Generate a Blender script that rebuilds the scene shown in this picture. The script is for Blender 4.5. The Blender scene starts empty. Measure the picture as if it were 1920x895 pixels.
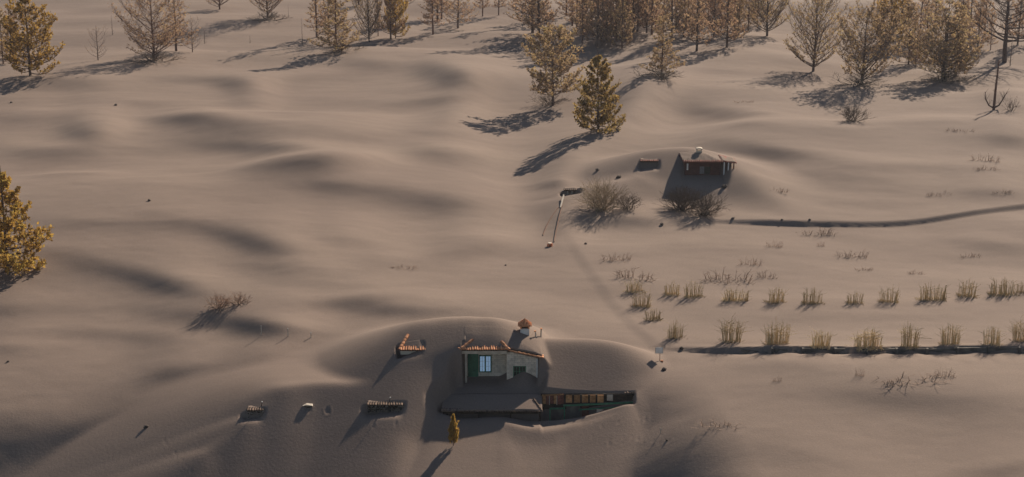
import bpy, math, random
import numpy as np
from mathutils import Vector, Matrix

# ------------------------------------------------------------------ camera, sky, sun, exposure
SC = bpy.context.scene
COL = SC.collection
FPX = 3000.0                 # focal length in pixels of a 1920 wide picture
CW, CH = 1920.0, 895.0
CAMZ = 41.0
PITCH = math.radians(15.1)
cam_d = bpy.data.cameras.new('camera')
cam = bpy.data.objects.new('camera', cam_d)
COL.objects.link(cam)
cam.location = (0, 0, CAMZ)
cam.rotation_euler = (math.radians(90) - PITCH, 0, 0)
cam_d.sensor_width = 36.0
cam_d.lens = FPX / CW * 36.0
cam_d.clip_start = 0.5
cam_d.clip_end = 20000
SC.camera = cam

SUN_EL = math.radians(27.5)
SUN_AZ = math.atan2(0.48, 0.877)      # from +Y (away from the camera) towards +X (right)
world = bpy.data.worlds.new('World')
SC.world = world
world.use_nodes = True
wn = world.node_tree
for n in list(wn.nodes):
    wn.nodes.remove(n)
sky = wn.nodes.new('ShaderNodeTexSky')
sky.sky_type = 'NISHITA'
sky.sun_disc = False
sky.sun_elevation = SUN_EL
sky.sun_rotation = SUN_AZ
sky.air_density = 1.0
sky.dust_density = 0.6
bg = wn.nodes.new('ShaderNodeBackground')
bg.inputs[1].default_value = 0.05
wo = wn.nodes.new('ShaderNodeOutputWorld')
wn.links.new(sky.outputs[0], bg.inputs[0])
wn.links.new(bg.outputs[0], wo.inputs[0])

sun_d = bpy.data.lights.new('sun', 'SUN')
sun_d.energy = 5.0
sun_d.angle = math.radians(0.6)
sun_d.color = (1.0, 0.86, 0.70)
sun = bpy.data.objects.new('sun', sun_d)
COL.objects.link(sun)
sdir = Vector((math.sin(SUN_AZ) * math.cos(SUN_EL), math.cos(SUN_AZ) * math.cos(SUN_EL), math.sin(SUN_EL)))
sun.rotation_euler = sdir.to_track_quat('Z', 'Y').to_euler()
sun.location = (60, 200, 120)

vs = SC.view_settings
vs.view_transform = 'Standard'
vs.look = 'None'
vs.gamma = 1.0
vs.exposure = 0.45
vs.use_curve_mapping = False
try:
    SC.cycles.use_denoising = True
    SC.cycles.max_bounces = 6
    SC.cycles.volume_bounces = 0
    SC.cycles.transparent_max_bounces = 8
except Exception:
    pass

cp, sp = math.cos(PITCH), math.sin(PITCH)


def proj(x, y, z):
    d = y * cp + (CAMZ - z) * sp
    return CW / 2 + FPX * x / d, CH / 2 + FPX * ((CAMZ - z) * cp - y * sp) / d


def px_per_m(y, z=0.0):
    return FPX / (y * cp + (CAMZ - z) * sp)


# ------------------------------------------------------------------ materials
def new_mat(name):
    m = bpy.data.materials.new(name)
    m.use_nodes = True
    nt = m.node_tree
    b = nt.nodes.get('Principled BSDF')
    return m, nt, b


def mat_noise(name, c1, c2, scale=3.0, rough=0.85, bump=0.0, bscale=30.0, spec=0.2, metallic=0.0, detail=5.0, rand=0.0, lo=0.35, hi=0.65):
    """two tone noise material in object space, optional bump and per object brightness"""
    m, nt, b = new_mat(name)
    tc = nt.nodes.new('ShaderNodeTexCoord')
    nz = nt.nodes.new('ShaderNodeTexNoise')
    nz.inputs['Scale'].default_value = scale
    nz.inputs['Detail'].default_value = detail
    nt.links.new(tc.outputs['Object'], nz.inputs['Vector'])
    rp = nt.nodes.new('ShaderNodeValToRGB')
    rp.color_ramp.elements[0].position = lo
    rp.color_ramp.elements[1].position = hi
    rp.color_ramp.elements[0].color = (*c1, 1)
    rp.color_ramp.elements[1].color = (*c2, 1)
    nt.links.new(nz.outputs[0], rp.inputs[0])
    out = rp.outputs[0]
    if rand > 0:
        oi = nt.nodes.new('ShaderNodeObjectInfo')
        mr = nt.nodes.new('ShaderNodeMapRange')
        mr.inputs['To Min'].default_value = 1 - rand
        mr.inputs['To Max'].default_value = 1 + rand
        nt.links.new(oi.outputs['Random'], mr.inputs['Value'])
        mx = nt.nodes.new('ShaderNodeVectorMath')
        mx.operation = 'SCALE'
        nt.links.new(out, mx.inputs[0])
        nt.links.new(mr.outputs[0], mx.inputs['Scale'])
        out = mx.outputs[0]
    nt.links.new(out, b.inputs['Base Color'])
    b.inputs['Roughness'].default_value = rough
    b.inputs['Specular IOR Level'].default_value = spec
    b.inputs['Metallic'].default_value = metallic
    if bump > 0:
        n2 = nt.nodes.new('ShaderNodeTexNoise')
        n2.inputs['Scale'].default_value = bscale
        n2.inputs['Detail'].default_value = 6
        nt.links.new(tc.outputs['Object'], n2.inputs['Vector'])
        bp = nt.nodes.new('ShaderNodeBump')
        bp.inputs['Strength'].default_value = bump
        bp.inputs['Distance'].default_value = 0.05
        nt.links.new(n2.outputs[0], bp.inputs['Height'])
        nt.links.new(bp.outputs[0], b.inputs['Normal'])
    return m


def make_ash():
    m, nt, b = new_mat('volcanic_ash')
    g = nt.nodes.new('ShaderNodeNewGeometry')

    def noise(scale, detail, rough=0.55, stretch=(1, 1, 1)):
        mp = nt.nodes.new('ShaderNodeMapping')
        mp.inputs['Scale'].default_value = stretch
        nt.links.new(g.outputs['Position'], mp.inputs['Vector'])
        n = nt.nodes.new('ShaderNodeTexNoise')
        n.inputs['Scale'].default_value = scale
        n.inputs['Detail'].default_value = detail
        n.inputs['Roughness'].default_value = rough
        nt.links.new(mp.outputs[0], n.inputs['Vector'])
        return n.outputs[0]
    big = noise(0.05, 4, 0.5, (0.5, 1, 1))
    mid = noise(0.5, 5, 0.6, (0.35, 1, 1))
    fine = noise(9.0, 6, 0.7)
    rp = nt.nodes.new('ShaderNodeValToRGB')
    rp.color_ramp.elements[0].position = 0.3
    rp.color_ramp.elements[1].position = 0.7
    rp.color_ramp.elements[0].color = (0.207, 0.156, 0.128, 1)
    rp.color_ramp.elements[1].color = (0.248, 0.190, 0.153, 1)
    nt.links.new(big, rp.inputs[0])
    rp2 = nt.nodes.new('ShaderNodeMapRange')
    rp2.inputs['From Min'].default_value = 0.3
    rp2.inputs['From Max'].default_value = 0.7
    rp2.inputs['To Min'].default_value = 0.93
    rp2.inputs['To Max'].default_value = 1.07
    nt.links.new(mid, rp2.inputs['Value'])
    rp3 = nt.nodes.new('ShaderNodeMapRange')
    rp3.inputs['From Min'].default_value = 0.3
    rp3.inputs['From Max'].default_value = 0.7
    rp3.inputs['To Min'].default_value = 0.87
    rp3.inputs['To Max'].default_value = 1.13
    nt.links.new(fine, rp3.inputs['Value'])
    mu = nt.nodes.new('ShaderNodeMath')
    mu.operation = 'MULTIPLY'
    nt.links.new(rp2.outputs[0], mu.inputs[0])
    nt.links.new(rp3.outputs[0], mu.inputs[1])
    sc = nt.nodes.new('ShaderNodeVectorMath')
    sc.operation = 'SCALE'
    nt.links.new(rp.outputs[0], sc.inputs[0])
    nt.links.new(mu.outputs[0], sc.inputs['Scale'])
    nt.links.new(sc.outputs[0], b.inputs['Base Color'])
    b.inputs['Roughness'].default_value = 0.95
    b.inputs['Specular IOR Level'].default_value = 0.1
    bn = noise(5.0, 7, 0.65)
    bp = nt.nodes.new('ShaderNodeBump')
    bp.inputs['Strength'].default_value = 0.35
    bp.inputs['Distance'].default_value = 0.06
    nt.links.new(bn, bp.inputs['Height'])
    nt.links.new(bp.outputs[0], b.inputs['Normal'])
    return m


M_ASH = make_ash()

# ------------------------------------------------------------------ terrain
EYE = np.array
rng = np.random.default_rng(7)


def sstep(a, b, v):
    t = np.clip((v - a) / (b - a), 0, 1)
    return t * t * (3 - 2 * t)


def smax(a, b, k):
    h = np.clip(0.5 + 0.5 * (a - b) / k, 0, 1)
    return b * (1 - h) + a * h + k * h * (1 - h)


def smin(a, b, k):
    return -smax(-a, -b, k)


def vnoise(x, y, seed):
    """smooth value noise, unit cells"""
    xi = np.floor(x).astype(np.int64)
    yi = np.floor(y).astype(np.int64)
    fx = x - xi
    fy = y - yi
    fx = fx * fx * fx * (fx * (6 * fx - 15) + 10)
    fy = fy * fy * fy * (fy * (6 * fy - 15) + 10)

    def hsh(i, j):
        n = (i * 374761393 + j * 668265263 + seed * 1442695041) & 0x7fffffff
        n = ((n ^ (n >> 13)) * 1274126177) & 0x7fffffff
        n = (n ^ (n >> 16)) & 0xffff
        return n / 65535.0 * 2 - 1
    a = hsh(xi, yi) * (1 - fx) + hsh(xi + 1, yi) * fx
    b = hsh(xi, yi + 1) * (1 - fx) + hsh(xi + 1, yi + 1) * fx
    return a * (1 - fy) + b * fy


def base_plan(x, y):
    """the lie of the land before the drifts: a hollow in front of the house, terraces on the right"""
    z = np.zeros_like(x)
    front = sstep(113.0, 104.5, y) * (1 - sstep(5.0, 14.5, x + (y - 108) * 0.12))
    front *= 0.45 + 0.55 * sstep(-34, -20, x)
    z -= (2.8 + 1.5 * sstep(-4, -9, x) * sstep(-27, -19, x)) * front
    # the lower left falls away towards the camera, tilted from the sun to darken
    wl = sstep(-6, -34, x)
    z -= wl * .095 * np.clip(152 - y, 0, 80)
    z -= .20 * np.clip(104.5 - y, 0, 25) * (1 - sstep(3.0, 14.0, x + (y - 100) * .15))  # foreground sloped the same way, to shade the bottom darker
    # the vine field is a low platform: its left edge runs down to the terrace wall
    xe = np.interp(y, [117, 119.5, 124, 131, 138, 146, 152], [11.9, 11.2, 10.0, 8.6, 7.4, 6.2, 5.6])
    z += .13 * sstep(-.9, .5, x - xe) * sstep(116.5, 119.5, y) * sstep(154, 146, y) * np.exp(-np.clip(x - xe, 0, 99) / 30)
    # upper terrace bank, running right from below the far house
    yb = 157.0 + .0105 * np.clip(x - 26, -14, 60) ** 2
    z += .46 * sstep(-.5, .35, y - yb) * sstep(15, 27, x)
    return z


# darker slopes that face the camera, as (pixel x, pixel y, half width, half height, tilt in degrees, slope)
SLOPES = [
    # open slope, upper left
    (185, 245, 45, 18, 0, .20), (130, 276, 120, 9, 0, .14), (130, 331, 110, 10, 0, .13), (365, 230, 105, 16, 6, .21), (520, 276, 75, 10, 0, .16), (420, 275, 70, 8, 0, .10),
    (600, 318, 110, 19, -7, .30), (640, 362, 100, 14, 0, .18), (800, 378, 130, 22, 4, .18), (835, 288, 75, 18, 4, .15), (640, 254, 80, 7, 0, .12), (830, 246, 50, 6, 0, .12),
    (400, 436, 110, 14, 10, .14), (500, 468, 80, 14, 10, .15), (180, 425, 140, 10, 2, .12), (650, 458, 50, 12, 0, .13), (890, 472, 75, 17, -14, .24), (735, 502, 60, 10, -8, .10), (560, 512, 110, 14, 4, .12),
    (712, 116, 55, 12, 0, .18), (880, 138, 80, 20, 12, .22), (815, 178, 95, 11, -8, .18), (870, 210, 45, 11, -22, .16), (480, 188, 40, 14, 0, .10), (430, 143, 140, 7, 0, .15), (460, 156, 40, 10, 0, .09),
    (250, 185, 70, 8, -4, .08), (370, 204, 50, 6, 0, .08), (100, 150, 120, 10, 0, .10), (560, 140, 120, 8, -4, .07), (60, 215, 90, 14, 0, .07),
    # lower left
    (230, 515, 150, 24, 12, .15), (330, 548, 90, 13, 16, .12), (430, 614, 130, 18, 8, .20), (530, 628, 75, 14, 4, .24), (640, 576, 85, 10, -5, .27), (760, 592, 120, 10, 2, .24), (590, 540, 90, 10, 4, .10),
    (340, 718, 70, 14, -10, .18), (500, 688, 95, 15, -26, .20), (30, 585, 150, 14, 0, .12), (20, 670, 80, 14, 0, .14), (190, 640, 170, 14, 6, .10), (150, 820, 200, 26, -12, .14), (420, 800, 120, 26, -30, .14),
    # right
    (1195, 205, 55, 34, -35, .20), (1125, 275, 70, 30, -30, .10), (1380, 206, 105, 11, 5, .20), (1410, 246, 60, 6, 0, .10), (1450, 288, 100, 13, 5, .27), (1690, 312, 150, 11, 0, .15), (1560, 330, 120, 8, 4, .10),
    (1620, 372, 130, 9, 0, .10), (1860, 352, 65, 10, 0, .16), (1860, 448, 95, 11, 6, .14), (1370, 132, 85, 8, 0, .12), (1190, 418, 62, 8, 2, .28), (1045, 346, 48, 12, -8, .30), (1062, 425, 30, 40, 0, .08),
    (1750, 240, 120, 9, 0, .08), (1600, 255, 150, 8, 0, .07), (1130, 70, 70, 14, -30, .12), (1890, 265, 30, 6, 0, .25), (1900, 200, 50, 14, 20, .10),
    (1680, 762, 180, 18, 3, .15), (1460, 705, 130, 10, 6, .08), (1880, 880, 90, 18, -8, .16), (1500, 860, 140, 16, 8, .07), (1400, 470, 180, 12, 0, .05), (1700, 600, 200, 10, 0, .04),
    # gentle falls behind crests
    (830, 556, 200, 16, 0, -.04), (780, 92, 160, 7, 0, -.06), (450, 124, 150, 6, 0, -.06), (960, 415, 80, 20, -20, -.04),
]


def slope_at(px, py):
    s = np.zeros_like(px)
    for cx, cy, rx, ry, a, m in SLOPES:
        ca, sa = math.cos(math.radians(a)), math.sin(math.radians(a))
        dx, dy = px - cx, py - cy
        u = (dx * ca + dy * sa) / rx
        v = (-dx * sa + dy * ca) / ry
        v = v / np.where(v < 0, .62, 1.35)          # crisp along the crest, fading out below
        s += 1.75 * m * np.exp(-(u * u + v * v) * 1.1)
    return s


def tent(x, y, pts, sf, sb, r=0.5, ss=None):
    """ash heaped along a ridge line: falls away from it at the slope of rest (front, back)"""
    best = np.full_like(x, -1e9)
    for (x0, y0, z0), (x1, y1, z1) in zip(pts[:-1], pts[1:]):
        dx, dy = x1 - x0, y1 - y0
        L2 = dx * dx + dy * dy
        t = np.clip(((x - x0) * dx + (y - y0) * dy) / L2, 0, 1)
        ex, ey = x - (x0 + t * dx), y - (y0 + t * dy)
        d = np.sqrt(ex * ex + ey * ey)
        w = np.clip(0.5 - 0.5 * ey / np.maximum(d, 1e-6), 0, 1)      # 1 in front, 0 behind
        s = sf * w + sb * (1 - w)
        if ss is not None:
            side = np.abs(ex) / np.maximum(d, 1e-6)
            s = s * (1 - side) + ss * side
        zz = z0 + t * (z1 - z0) - s * (np.sqrt(d * d + r * r) - r)
        best = np.maximum(best, zz)
    return best


# row and column layout of the one ground sheet: fine where the picture looks, coarse to the horizon
NU, NV = 900, 800
u_f = np.linspace(-0.41, 0.41, NU)
u_o = np.array([0.43, 0.47, 0.54, 0.66, 0.85, 1.2, 1.8])
U = np.concatenate([-u_o[::-1], u_f, u_o])
v_f = np.exp(np.linspace(math.log(84.0), math.log(400.0), NV))
v_n = np.array([-400, -250, -100, -30, 10, 35, 52, 64, 72, 78, 81.5])
v_b = np.array([404, 412, 428, 455, 500, 580, 720, 1000, 1600, 2400])
V = np.concatenate([v_n, v_f, v_b])
WV = np.maximum(V, 60.0)
XX = U[None, :] * WV[:, None]
YY = np.repeat(V[:, None], len(U), 1)


def build_heights():
    zb = base_plan(XX, YY)
    zp = np.zeros_like(zb)
    cur = np.zeros(len(U))
    LEAK = 26.0
    for j in range(1, len(V)):
        dy = V[j] - V[j - 1]
        if V[j] < 82 or V[j] > 405:
            cur = cur * math.exp(-abs(dy) / LEAK)
            zp[j] = cur
            continue
        px, py = proj(XX[j - 1], YY[j - 1], zb[j - 1] + cur)
        m = slope_at(px, py)
        cur = (cur + m * dy) * math.exp(-dy / LEAK)
        zp[j] = cur
    # even the columns out sideways and along, so that drifts are drifts and not furrows
    k = np.exp(-0.5 * (np.arange(-24, 25) / 7.0) ** 2)
    k /= k.sum()
    zp = np.apply_along_axis(lambda r: np.convolve(np.pad(r, 24, 'edge'), k, 'valid'), 1, zp)
    k2 = np.exp(-0.5 * (np.arange(-12, 13) / 2.2) ** 2)
    k2 /= k2.sum()
    zp = np.apply_along_axis(lambda r: np.convolve(np.pad(r, 12, 'edge'), k2, 'valid'), 0, zp)
    # calm the painted drifts next to the house where the heaps are laid out by hand
    calm = np.exp(-(((XX - 1) / 15.0) ** 4 + ((YY - 111) / 9.0) ** 4))
    zp *= 1 - 0.9 * calm
    near = np.exp(-((YY - 200) / 260.0) ** 4)
    far = near * (1 - 0.8 * calm)
    z = zb + zp
    z += far * 0.95 * vnoise((XX + .3 * YY) / 30 + 3.1, (YY - .15 * XX) / 17 + 1.7, 1)
    z += far * 0.22 * vnoise((XX + .2 * YY) / 13 + 0.3, (YY + .1 * XX) / 8 + 5.7, 2)
    z += far * 0.010 * vnoise(XX / 2.6, YY / 1.5, 3)
    z += 0.010 * near * vnoise(XX / 1.1, YY / 0.8, 4)
    return z


ZB = build_heights()


def pile_falloff(x, y):
    s = x + 4.6 + .40 * np.clip(111.5 - y, 0, 7)
    return .95 * .5 * (s + np.sqrt(s * s + .8)) * sstep(111.6, 110.2, y)


def left_pile(x, y):
    """ash over the long back wing, flowing down in front of it"""
    return tent(x, y, [(-8.8, 113.9, 2.2), (-6.6, 115.2, 3.50), (-4.6, 115.4, 3.68), (-3.4, 115.3, 3.70)], .45, .40, .6) - pile_falloff(x, y)


def wing_heap(x, y):
    """ash on the hip of the front wing"""
    h = tent(x, y, [(-4.5, 115.4, 3.68), (-1.5, 115.3, 3.66), (0.4, 114.5, 2.80), (2.25, 113.7, 2.10)], .40, .42, .5)
    return smax(h, tent(x, y, [(-1.6, 115.0, 3.62), (-2.2, 113.9, 3.08), (-3.7, 112.25, 2.45)], .60, .60, .25), .15) - 1.3 * np.maximum(0, x - 2.3)


def annex_drift(x, y):
    return tent(x, y, [(1.2, 114.9, 2.25), (3.2, 115.2, 2.08), (6.2, 115.4, 2.02), (8.0, 115.1, 1.85), (9.4, 114.2, 1.20), (10.6, 113.0, .40), (11.4, 112.0, -.15)], .47, .5, .35)


def porch_plane(x, y):
    """ash lying on the lean-to porch roof in front of the house"""
    return -0.10 - (112.0 - y) * 0.215


def open_ground(x, y):
    """height of the hollow in front of the house: porch roof, trench below its eave, sunken veranda"""
    f = porch_plane(x, y) - .10
    f = f - 0.32 * sstep(-.2, -1.0, x) * sstep(111.0, 113, y)
    f = f + 0.62 * np.exp(-((x - 0.95) / .85) ** 2 - ((y - 112.3) / 1.1) ** 2)
    zl = -1.45 - 0.06 * np.sin(x * 1.3) - .25 * sstep(-1, 2, x) + 0.30 * sstep(-3.8, -5.2, x)
    fr = zl - np.maximum(0, 107.7 - y) * .16
    wp = sstep(-5.6, -5.1, x)
    f = np.where(y < 108.75, wp * np.where(y > 107.9, fr - .3 * sstep(107.9, 108.3, y), fr) + (1 - wp) * f, f)
    zt = np.interp(x, [1.5, 2.0, 3.5, 5.0, 6.5, 8.0, 9.2, 9.9], [-1.78, -1.80, -1.70, -1.50, -1.02, -.50, -.22, -.15])
    fv = np.where(y > 108.2, zt - .9 * sstep(108.2, 108.5, y), zt - (108.2 - y) * .16)
    w = sstep(2.0, 2.2, x) * (y < 109.86)
    return f * (1 - w) + fv * w


def blur(z, su, sv):
    """soften the folds where two heaps meet"""
    for ax, sg in ((1, su), (0, sv)):
        n = int(sg * 3)
        k = np.exp(-.5 * (np.arange(-n, n + 1) / sg) ** 2)
        k /= k.sum()
        p = np.pad(z, [(n, n) if a == ax else (0, 0) for a in (0, 1)], 'edge')
        q = np.zeros_like(z)
        for i in range(2 * n + 1):
            q += k[i] * (p[:, i:i + z.shape[1]] if ax == 1 else p[i:i + z.shape[0], :])
        z = q
    return z


def heaps(x, y, z, solid):
    """ash heaped on and against the buried buildings; solid = roofs still filled, nothing hollowed out"""
    z = smax(z, blur(left_pile(x, y), 5, 2.5), .6)
    z = smax(z, blur(annex_drift(x, y), 9, 2.2), .3)
    # buried hut on the left in front
    z = smax(z, tent(x, y, [(3.6, 108.0, -1.80), (5.4, 108.1, -1.49), (7.2, 108.35, -.82), (8.2, 108.8, -.46), (9.1, 109.5, -.34), (10.4, 110.6, -.2)], .30, .6, .4), .3)
    z = smax(z, tent(x, y, [(-5.2, 107.4, -1.30), (-1.0, 107.4, -1.50), (2.6, 107.6, -1.78)], .27, .6, .4), .3)
    m = tent(x, y, [(-21.2, 103.6, -2.3), (-18.6, 106.4, -.85), (-16.4, 109.1, .50), (-14.5, 109.6, .57), (-8.4, 109.6, .55)], .51, .085, .15)
    z = smax(z, blur(m, 5, 1.2), .25)
    w = blur(wing_heap(x, y), 3.5, 1.8) - .12 * np.maximum(0, -2.9 - x) ** 2
    if solid:
        z = smax(z, w, .2)
    else:
        fl = open_ground(x, y)
        left = np.maximum(0, np.interp(y, [104, 107, 108.9, 110.2, 112], [-6.2, -5.5, -5.15, -4.35, -3.95]) - x)
        xr = np.where(y < 109.86, 8.75, 2.05)
        right = np.maximum(0, x - xr)
        wall_y = np.where(x < -3.4, 112.5, np.where(x < -.25, 113.6, np.where(x < 2.0, 112.62, 112.7)))
        lim = fl + np.interp(y, [108.3, 109.6, 112], [1.3, 2.4, 6.0]) * left + np.where(y < 109.86, 4.0, 1.6) * right + .27 * np.maximum(0, 107.4 - y) + np.where((x < -3.65) | (x > 1.9), 6.0 * np.maximum(0, y - 111.3), 0)
        z = smax(z, w - 6 * np.maximum(0, 112.0 - y), .2)
        cut = smin(z, lim, .22)
        z = np.where((y < wall_y) | (x < -3.75), cut, z)
    # knoll of the far house
    k = tent(x, y, [(13.0, 174.0, 2.4), (16.2, 176.3, 3.95), (20.0, 176.8, 4.1), (22.6, 174.0, 3.7), (25.2, 170.0, 2.75), (27.0, 165.0, 1.6), (28.2, 161.5, .7)], .36, .32, .5)
    z = smax(z, blur(k, 7, 3), .9)
    k = tent(x, y, [(6.2, 163.5, 1.2), (8.6, 166.5, 1.7), (13.5, 170.0, 2.0)], .32, .25, .8)
    z = smax(z, k, .8)
    return z


ZFULL = heaps(XX, YY, ZB, True)
ZT = heaps(XX, YY, ZB, False)
# terrace wall on the right: a step down towards the camera, scalloped by the piers
WALL_X = [15.6, 17.6, 19.9, 22.1, 24.5, 26.8, 29.2, 31.6, 34.0, 36.4, 38.8, 41.2, 43.6, 46.0]


def wall_y_at(x):
    return np.interp(x, [10, 14, 18, 22, 26, 30, 34.5, 38.5, 46], [118.0, 117.4, 116.4, 115.1, 114.6, 115.1, 115.7, 115.8, 116.0])


def terrace_step(x, y, z):
    wy = wall_y_at(x)
    d = y - wy
    on = sstep(10.5, 16.0, x)
    deep = sstep(15.0, 19.5, x)
    ph = (x - 19.9) / 2.38
    sc = 0.5 + 0.5 * np.cos(2 * math.pi * ph)               # 1 at the piers
    front = np.exp(-np.maximum(0, -d) / (1.0 + 1.5 * (1 - sc)))
    drop = (0.14 + 0.08 * deep) + (0.10 + 0.16 * sc * deep) * front
    lip = 0.10 * np.exp(-((d - .5) / .6) ** 2)
    below = sstep(0.16, 0.04, d)
    fade = np.exp(-np.maximum(0, -d) / 7.0)
    return z + on * (lip * (d > 0) - drop * below * fade)


ZT = terrace_step(XX, YY, ZT)


def dimple(x, y, z, cx, cy, r, dep, rim=.3):
    q = ((x - cx) ** 2 + (y - cy) ** 2) / (r * r)
    return z - dep * np.exp(-q) + rim * dep * np.exp(-((np.sqrt(q) - 1.6) / .5) ** 2)


IDX_U = np.arange(len(U))


def height(x, y, Z=None):
    Z = ZT if Z is None else Z
    j = int(np.clip(np.searchsorted(V, y) - 1, 0, len(V) - 2))
    fy = (y - V[j]) / (V[j + 1] - V[j])

    def row(jj):
        u = x / WV[jj]
        i = int(np.clip(np.searchsorted(U, u) - 1, 0, len(U) - 2))
        fx = (u - U[i]) / (U[i + 1] - U[i])
        return Z[jj, i] * (1 - fx) + Z[jj, i + 1] * fx
    return float(row(j) * (1 - fy) + row(j + 1) * fy)


def ground_at(px, py):
    """where the line of sight through a pixel of the photograph meets the ground"""
    ax, ay = (px - CW / 2) / FPX, (py - CH / 2) / FPX
    d = Vector((ax, cp - ay * sp, -sp - ay * cp))
    t = 80.0
    step = 1.0
    while t < 900:
        p = Vector((0, 0, CAMZ)) + d * t
        if p.z < height(p.x, p.y):
            break
        t += step
    lo, hi = t - step, t
    for _ in range(24):
        mid = (lo + hi) / 2
        p = Vector((0, 0, CAMZ)) + d * mid
        if p.z < height(p.x, p.y):
            hi = mid
        else:
            lo = mid
    p = Vector((0, 0, CAMZ)) + d * hi
    return p


def pt(px, py, Y):
    """the point at depth Y on the line of sight through a pixel of the photograph"""
    ax, ay = (px - CW / 2) / FPX, (py - CH / 2) / FPX
    t = Y / (cp - ay * sp)
    return Vector((ax * t, Y, CAMZ - (sp + ay * cp) * t))


def ledge(Z, x0, x1, yw, dep, run, soft=.35, taper=0):
    """open ground in front of a wall face at depth yw: full depth at the wall, running out towards the camera"""
    on = sstep(x0 - soft, x0 + soft * .2, XX) * sstep(x1 + soft, x1 - soft * .2, XX)
    d = yw - YY
    f = np.where(d > 0, np.clip(1 - d / run, 0, 1) ** 1.3, 0)
    return Z - (dep if taper == 0 else dep * np.clip(1 - taper * (XX - x0) / (x1 - x0), 0, 1)) * on * f


HUT_A = ground_at(722, 759)
HUT_B = ground_at(479, 769)
ZT = ledge(ZT, HUT_A.x - 1.25, HUT_A.x + 1.0, HUT_A.y, .62, 1.3, .6)
ZT = ledge(ZT, HUT_B.x - .65, HUT_B.x + .35, HUT_B.y, .62, 1.3, .55)
ZT = ledge(ZT, -8.45, -6.55, 112.75, 1.25, 1.6, .2, .9)
FAR_Y = 171.0
ZT = ledge(ZT, pt(1280, 320, FAR_Y).x - .3, pt(1352, 320, FAR_Y).x, FAR_Y + .25, .0, 3.0)
fx0, fx1 = pt(1278, 320, FAR_Y).x, pt(1352, 320, FAR_Y).x
far_lim = pt(1310, 329, FAR_Y).z - (FAR_Y - YY) * .22 + 1.8 * np.maximum(0, fx0 + .1 - XX) + 1.1 * np.maximum(0, XX - fx1 - .15)
far_lim = far_lim + .20 * np.maximum(0, FAR_Y - 2.0 - YY)
ZT = np.where((YY < FAR_Y + .4) & (YY > FAR_Y - 12) & (np.abs(XX - 20) < 8), smin(ZT, far_lim, .25), ZT)
FAR_B = ground_at(1217, 303)
ZT = ledge(ZT, FAR_B.x - 1.0, FAR_B.x + .9, FAR_B.y, .75, 2.2)
SHED = ground_at(1069, 357)
ZT = ledge(ZT, SHED.x - .9, SHED.x + 1.1, SHED.y, .8, 2.5)
# wind scour and small heaps round single things, then footprints below the veranda
for (qx, qy, qr, qd) in ((614, 770, .17, .10), (577, 767, .22, .10), (742, 792, .12, .06), (700, 798, .12, .06)):
    g_ = ground_at(qx, qy)
    ZT = dimple(XX, YY, ZT, g_.x, g_.y, qr, qd)
rf = random.Random(5)
for i in range(34):
    g_ = ground_at(1110 + rf.random() * 120 + (i % 4) * 8, 780 + rf.random() * 55)
    ZT = dimple(XX, YY, ZT, g_.x, g_.y, .10 + .04 * rf.random(), .02 + .02 * rf.random(), .4)
for i in range(9):
    g_ = ground_at(300 + i * 7 + rf.random() * 8, 822 + i * 7 + rf.random() * 8)
    ZT = dimple(XX, YY, ZT, g_.x, g_.y, .10, .03, .4)


def build_ground():
    nv, nu = ZT.shape
    co = np.stack([XX, YY, ZT], -1).reshape(-1, 3).astype(np.float32)
    ii = np.arange(nv * nu).reshape(nv, nu)
    f = np.stack([ii[:-1, :-1], ii[:-1, 1:], ii[1:, 1:], ii[1:, :-1]], -1).reshape(-1, 4)
    me = bpy.data.meshes.new('ground')
    me.vertices.add(len(co))
    me.vertices.foreach_set('co', co.ravel())
    me.loops.add(f.size)
    me.loops.foreach_set('vertex_index', f.ravel().astype(np.int32))
    me.polygons.add(len(f))
    me.polygons.foreach_set('loop_start', np.arange(0, f.size, 4, dtype=np.int32))
    me.polygons.foreach_set('use_smooth', np.ones(len(f), dtype=bool))
    me.update(calc_edges=True)
    me.materials.append(M_ASH)
    o = bpy.data.objects.new('ground', me)
    COL.objects.link(o)
    o['kind'] = 'structure'
    o['label'] = 'smooth brown volcanic ash lying in soft drifts over the whole slope'
    return o


build_ground()


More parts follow.
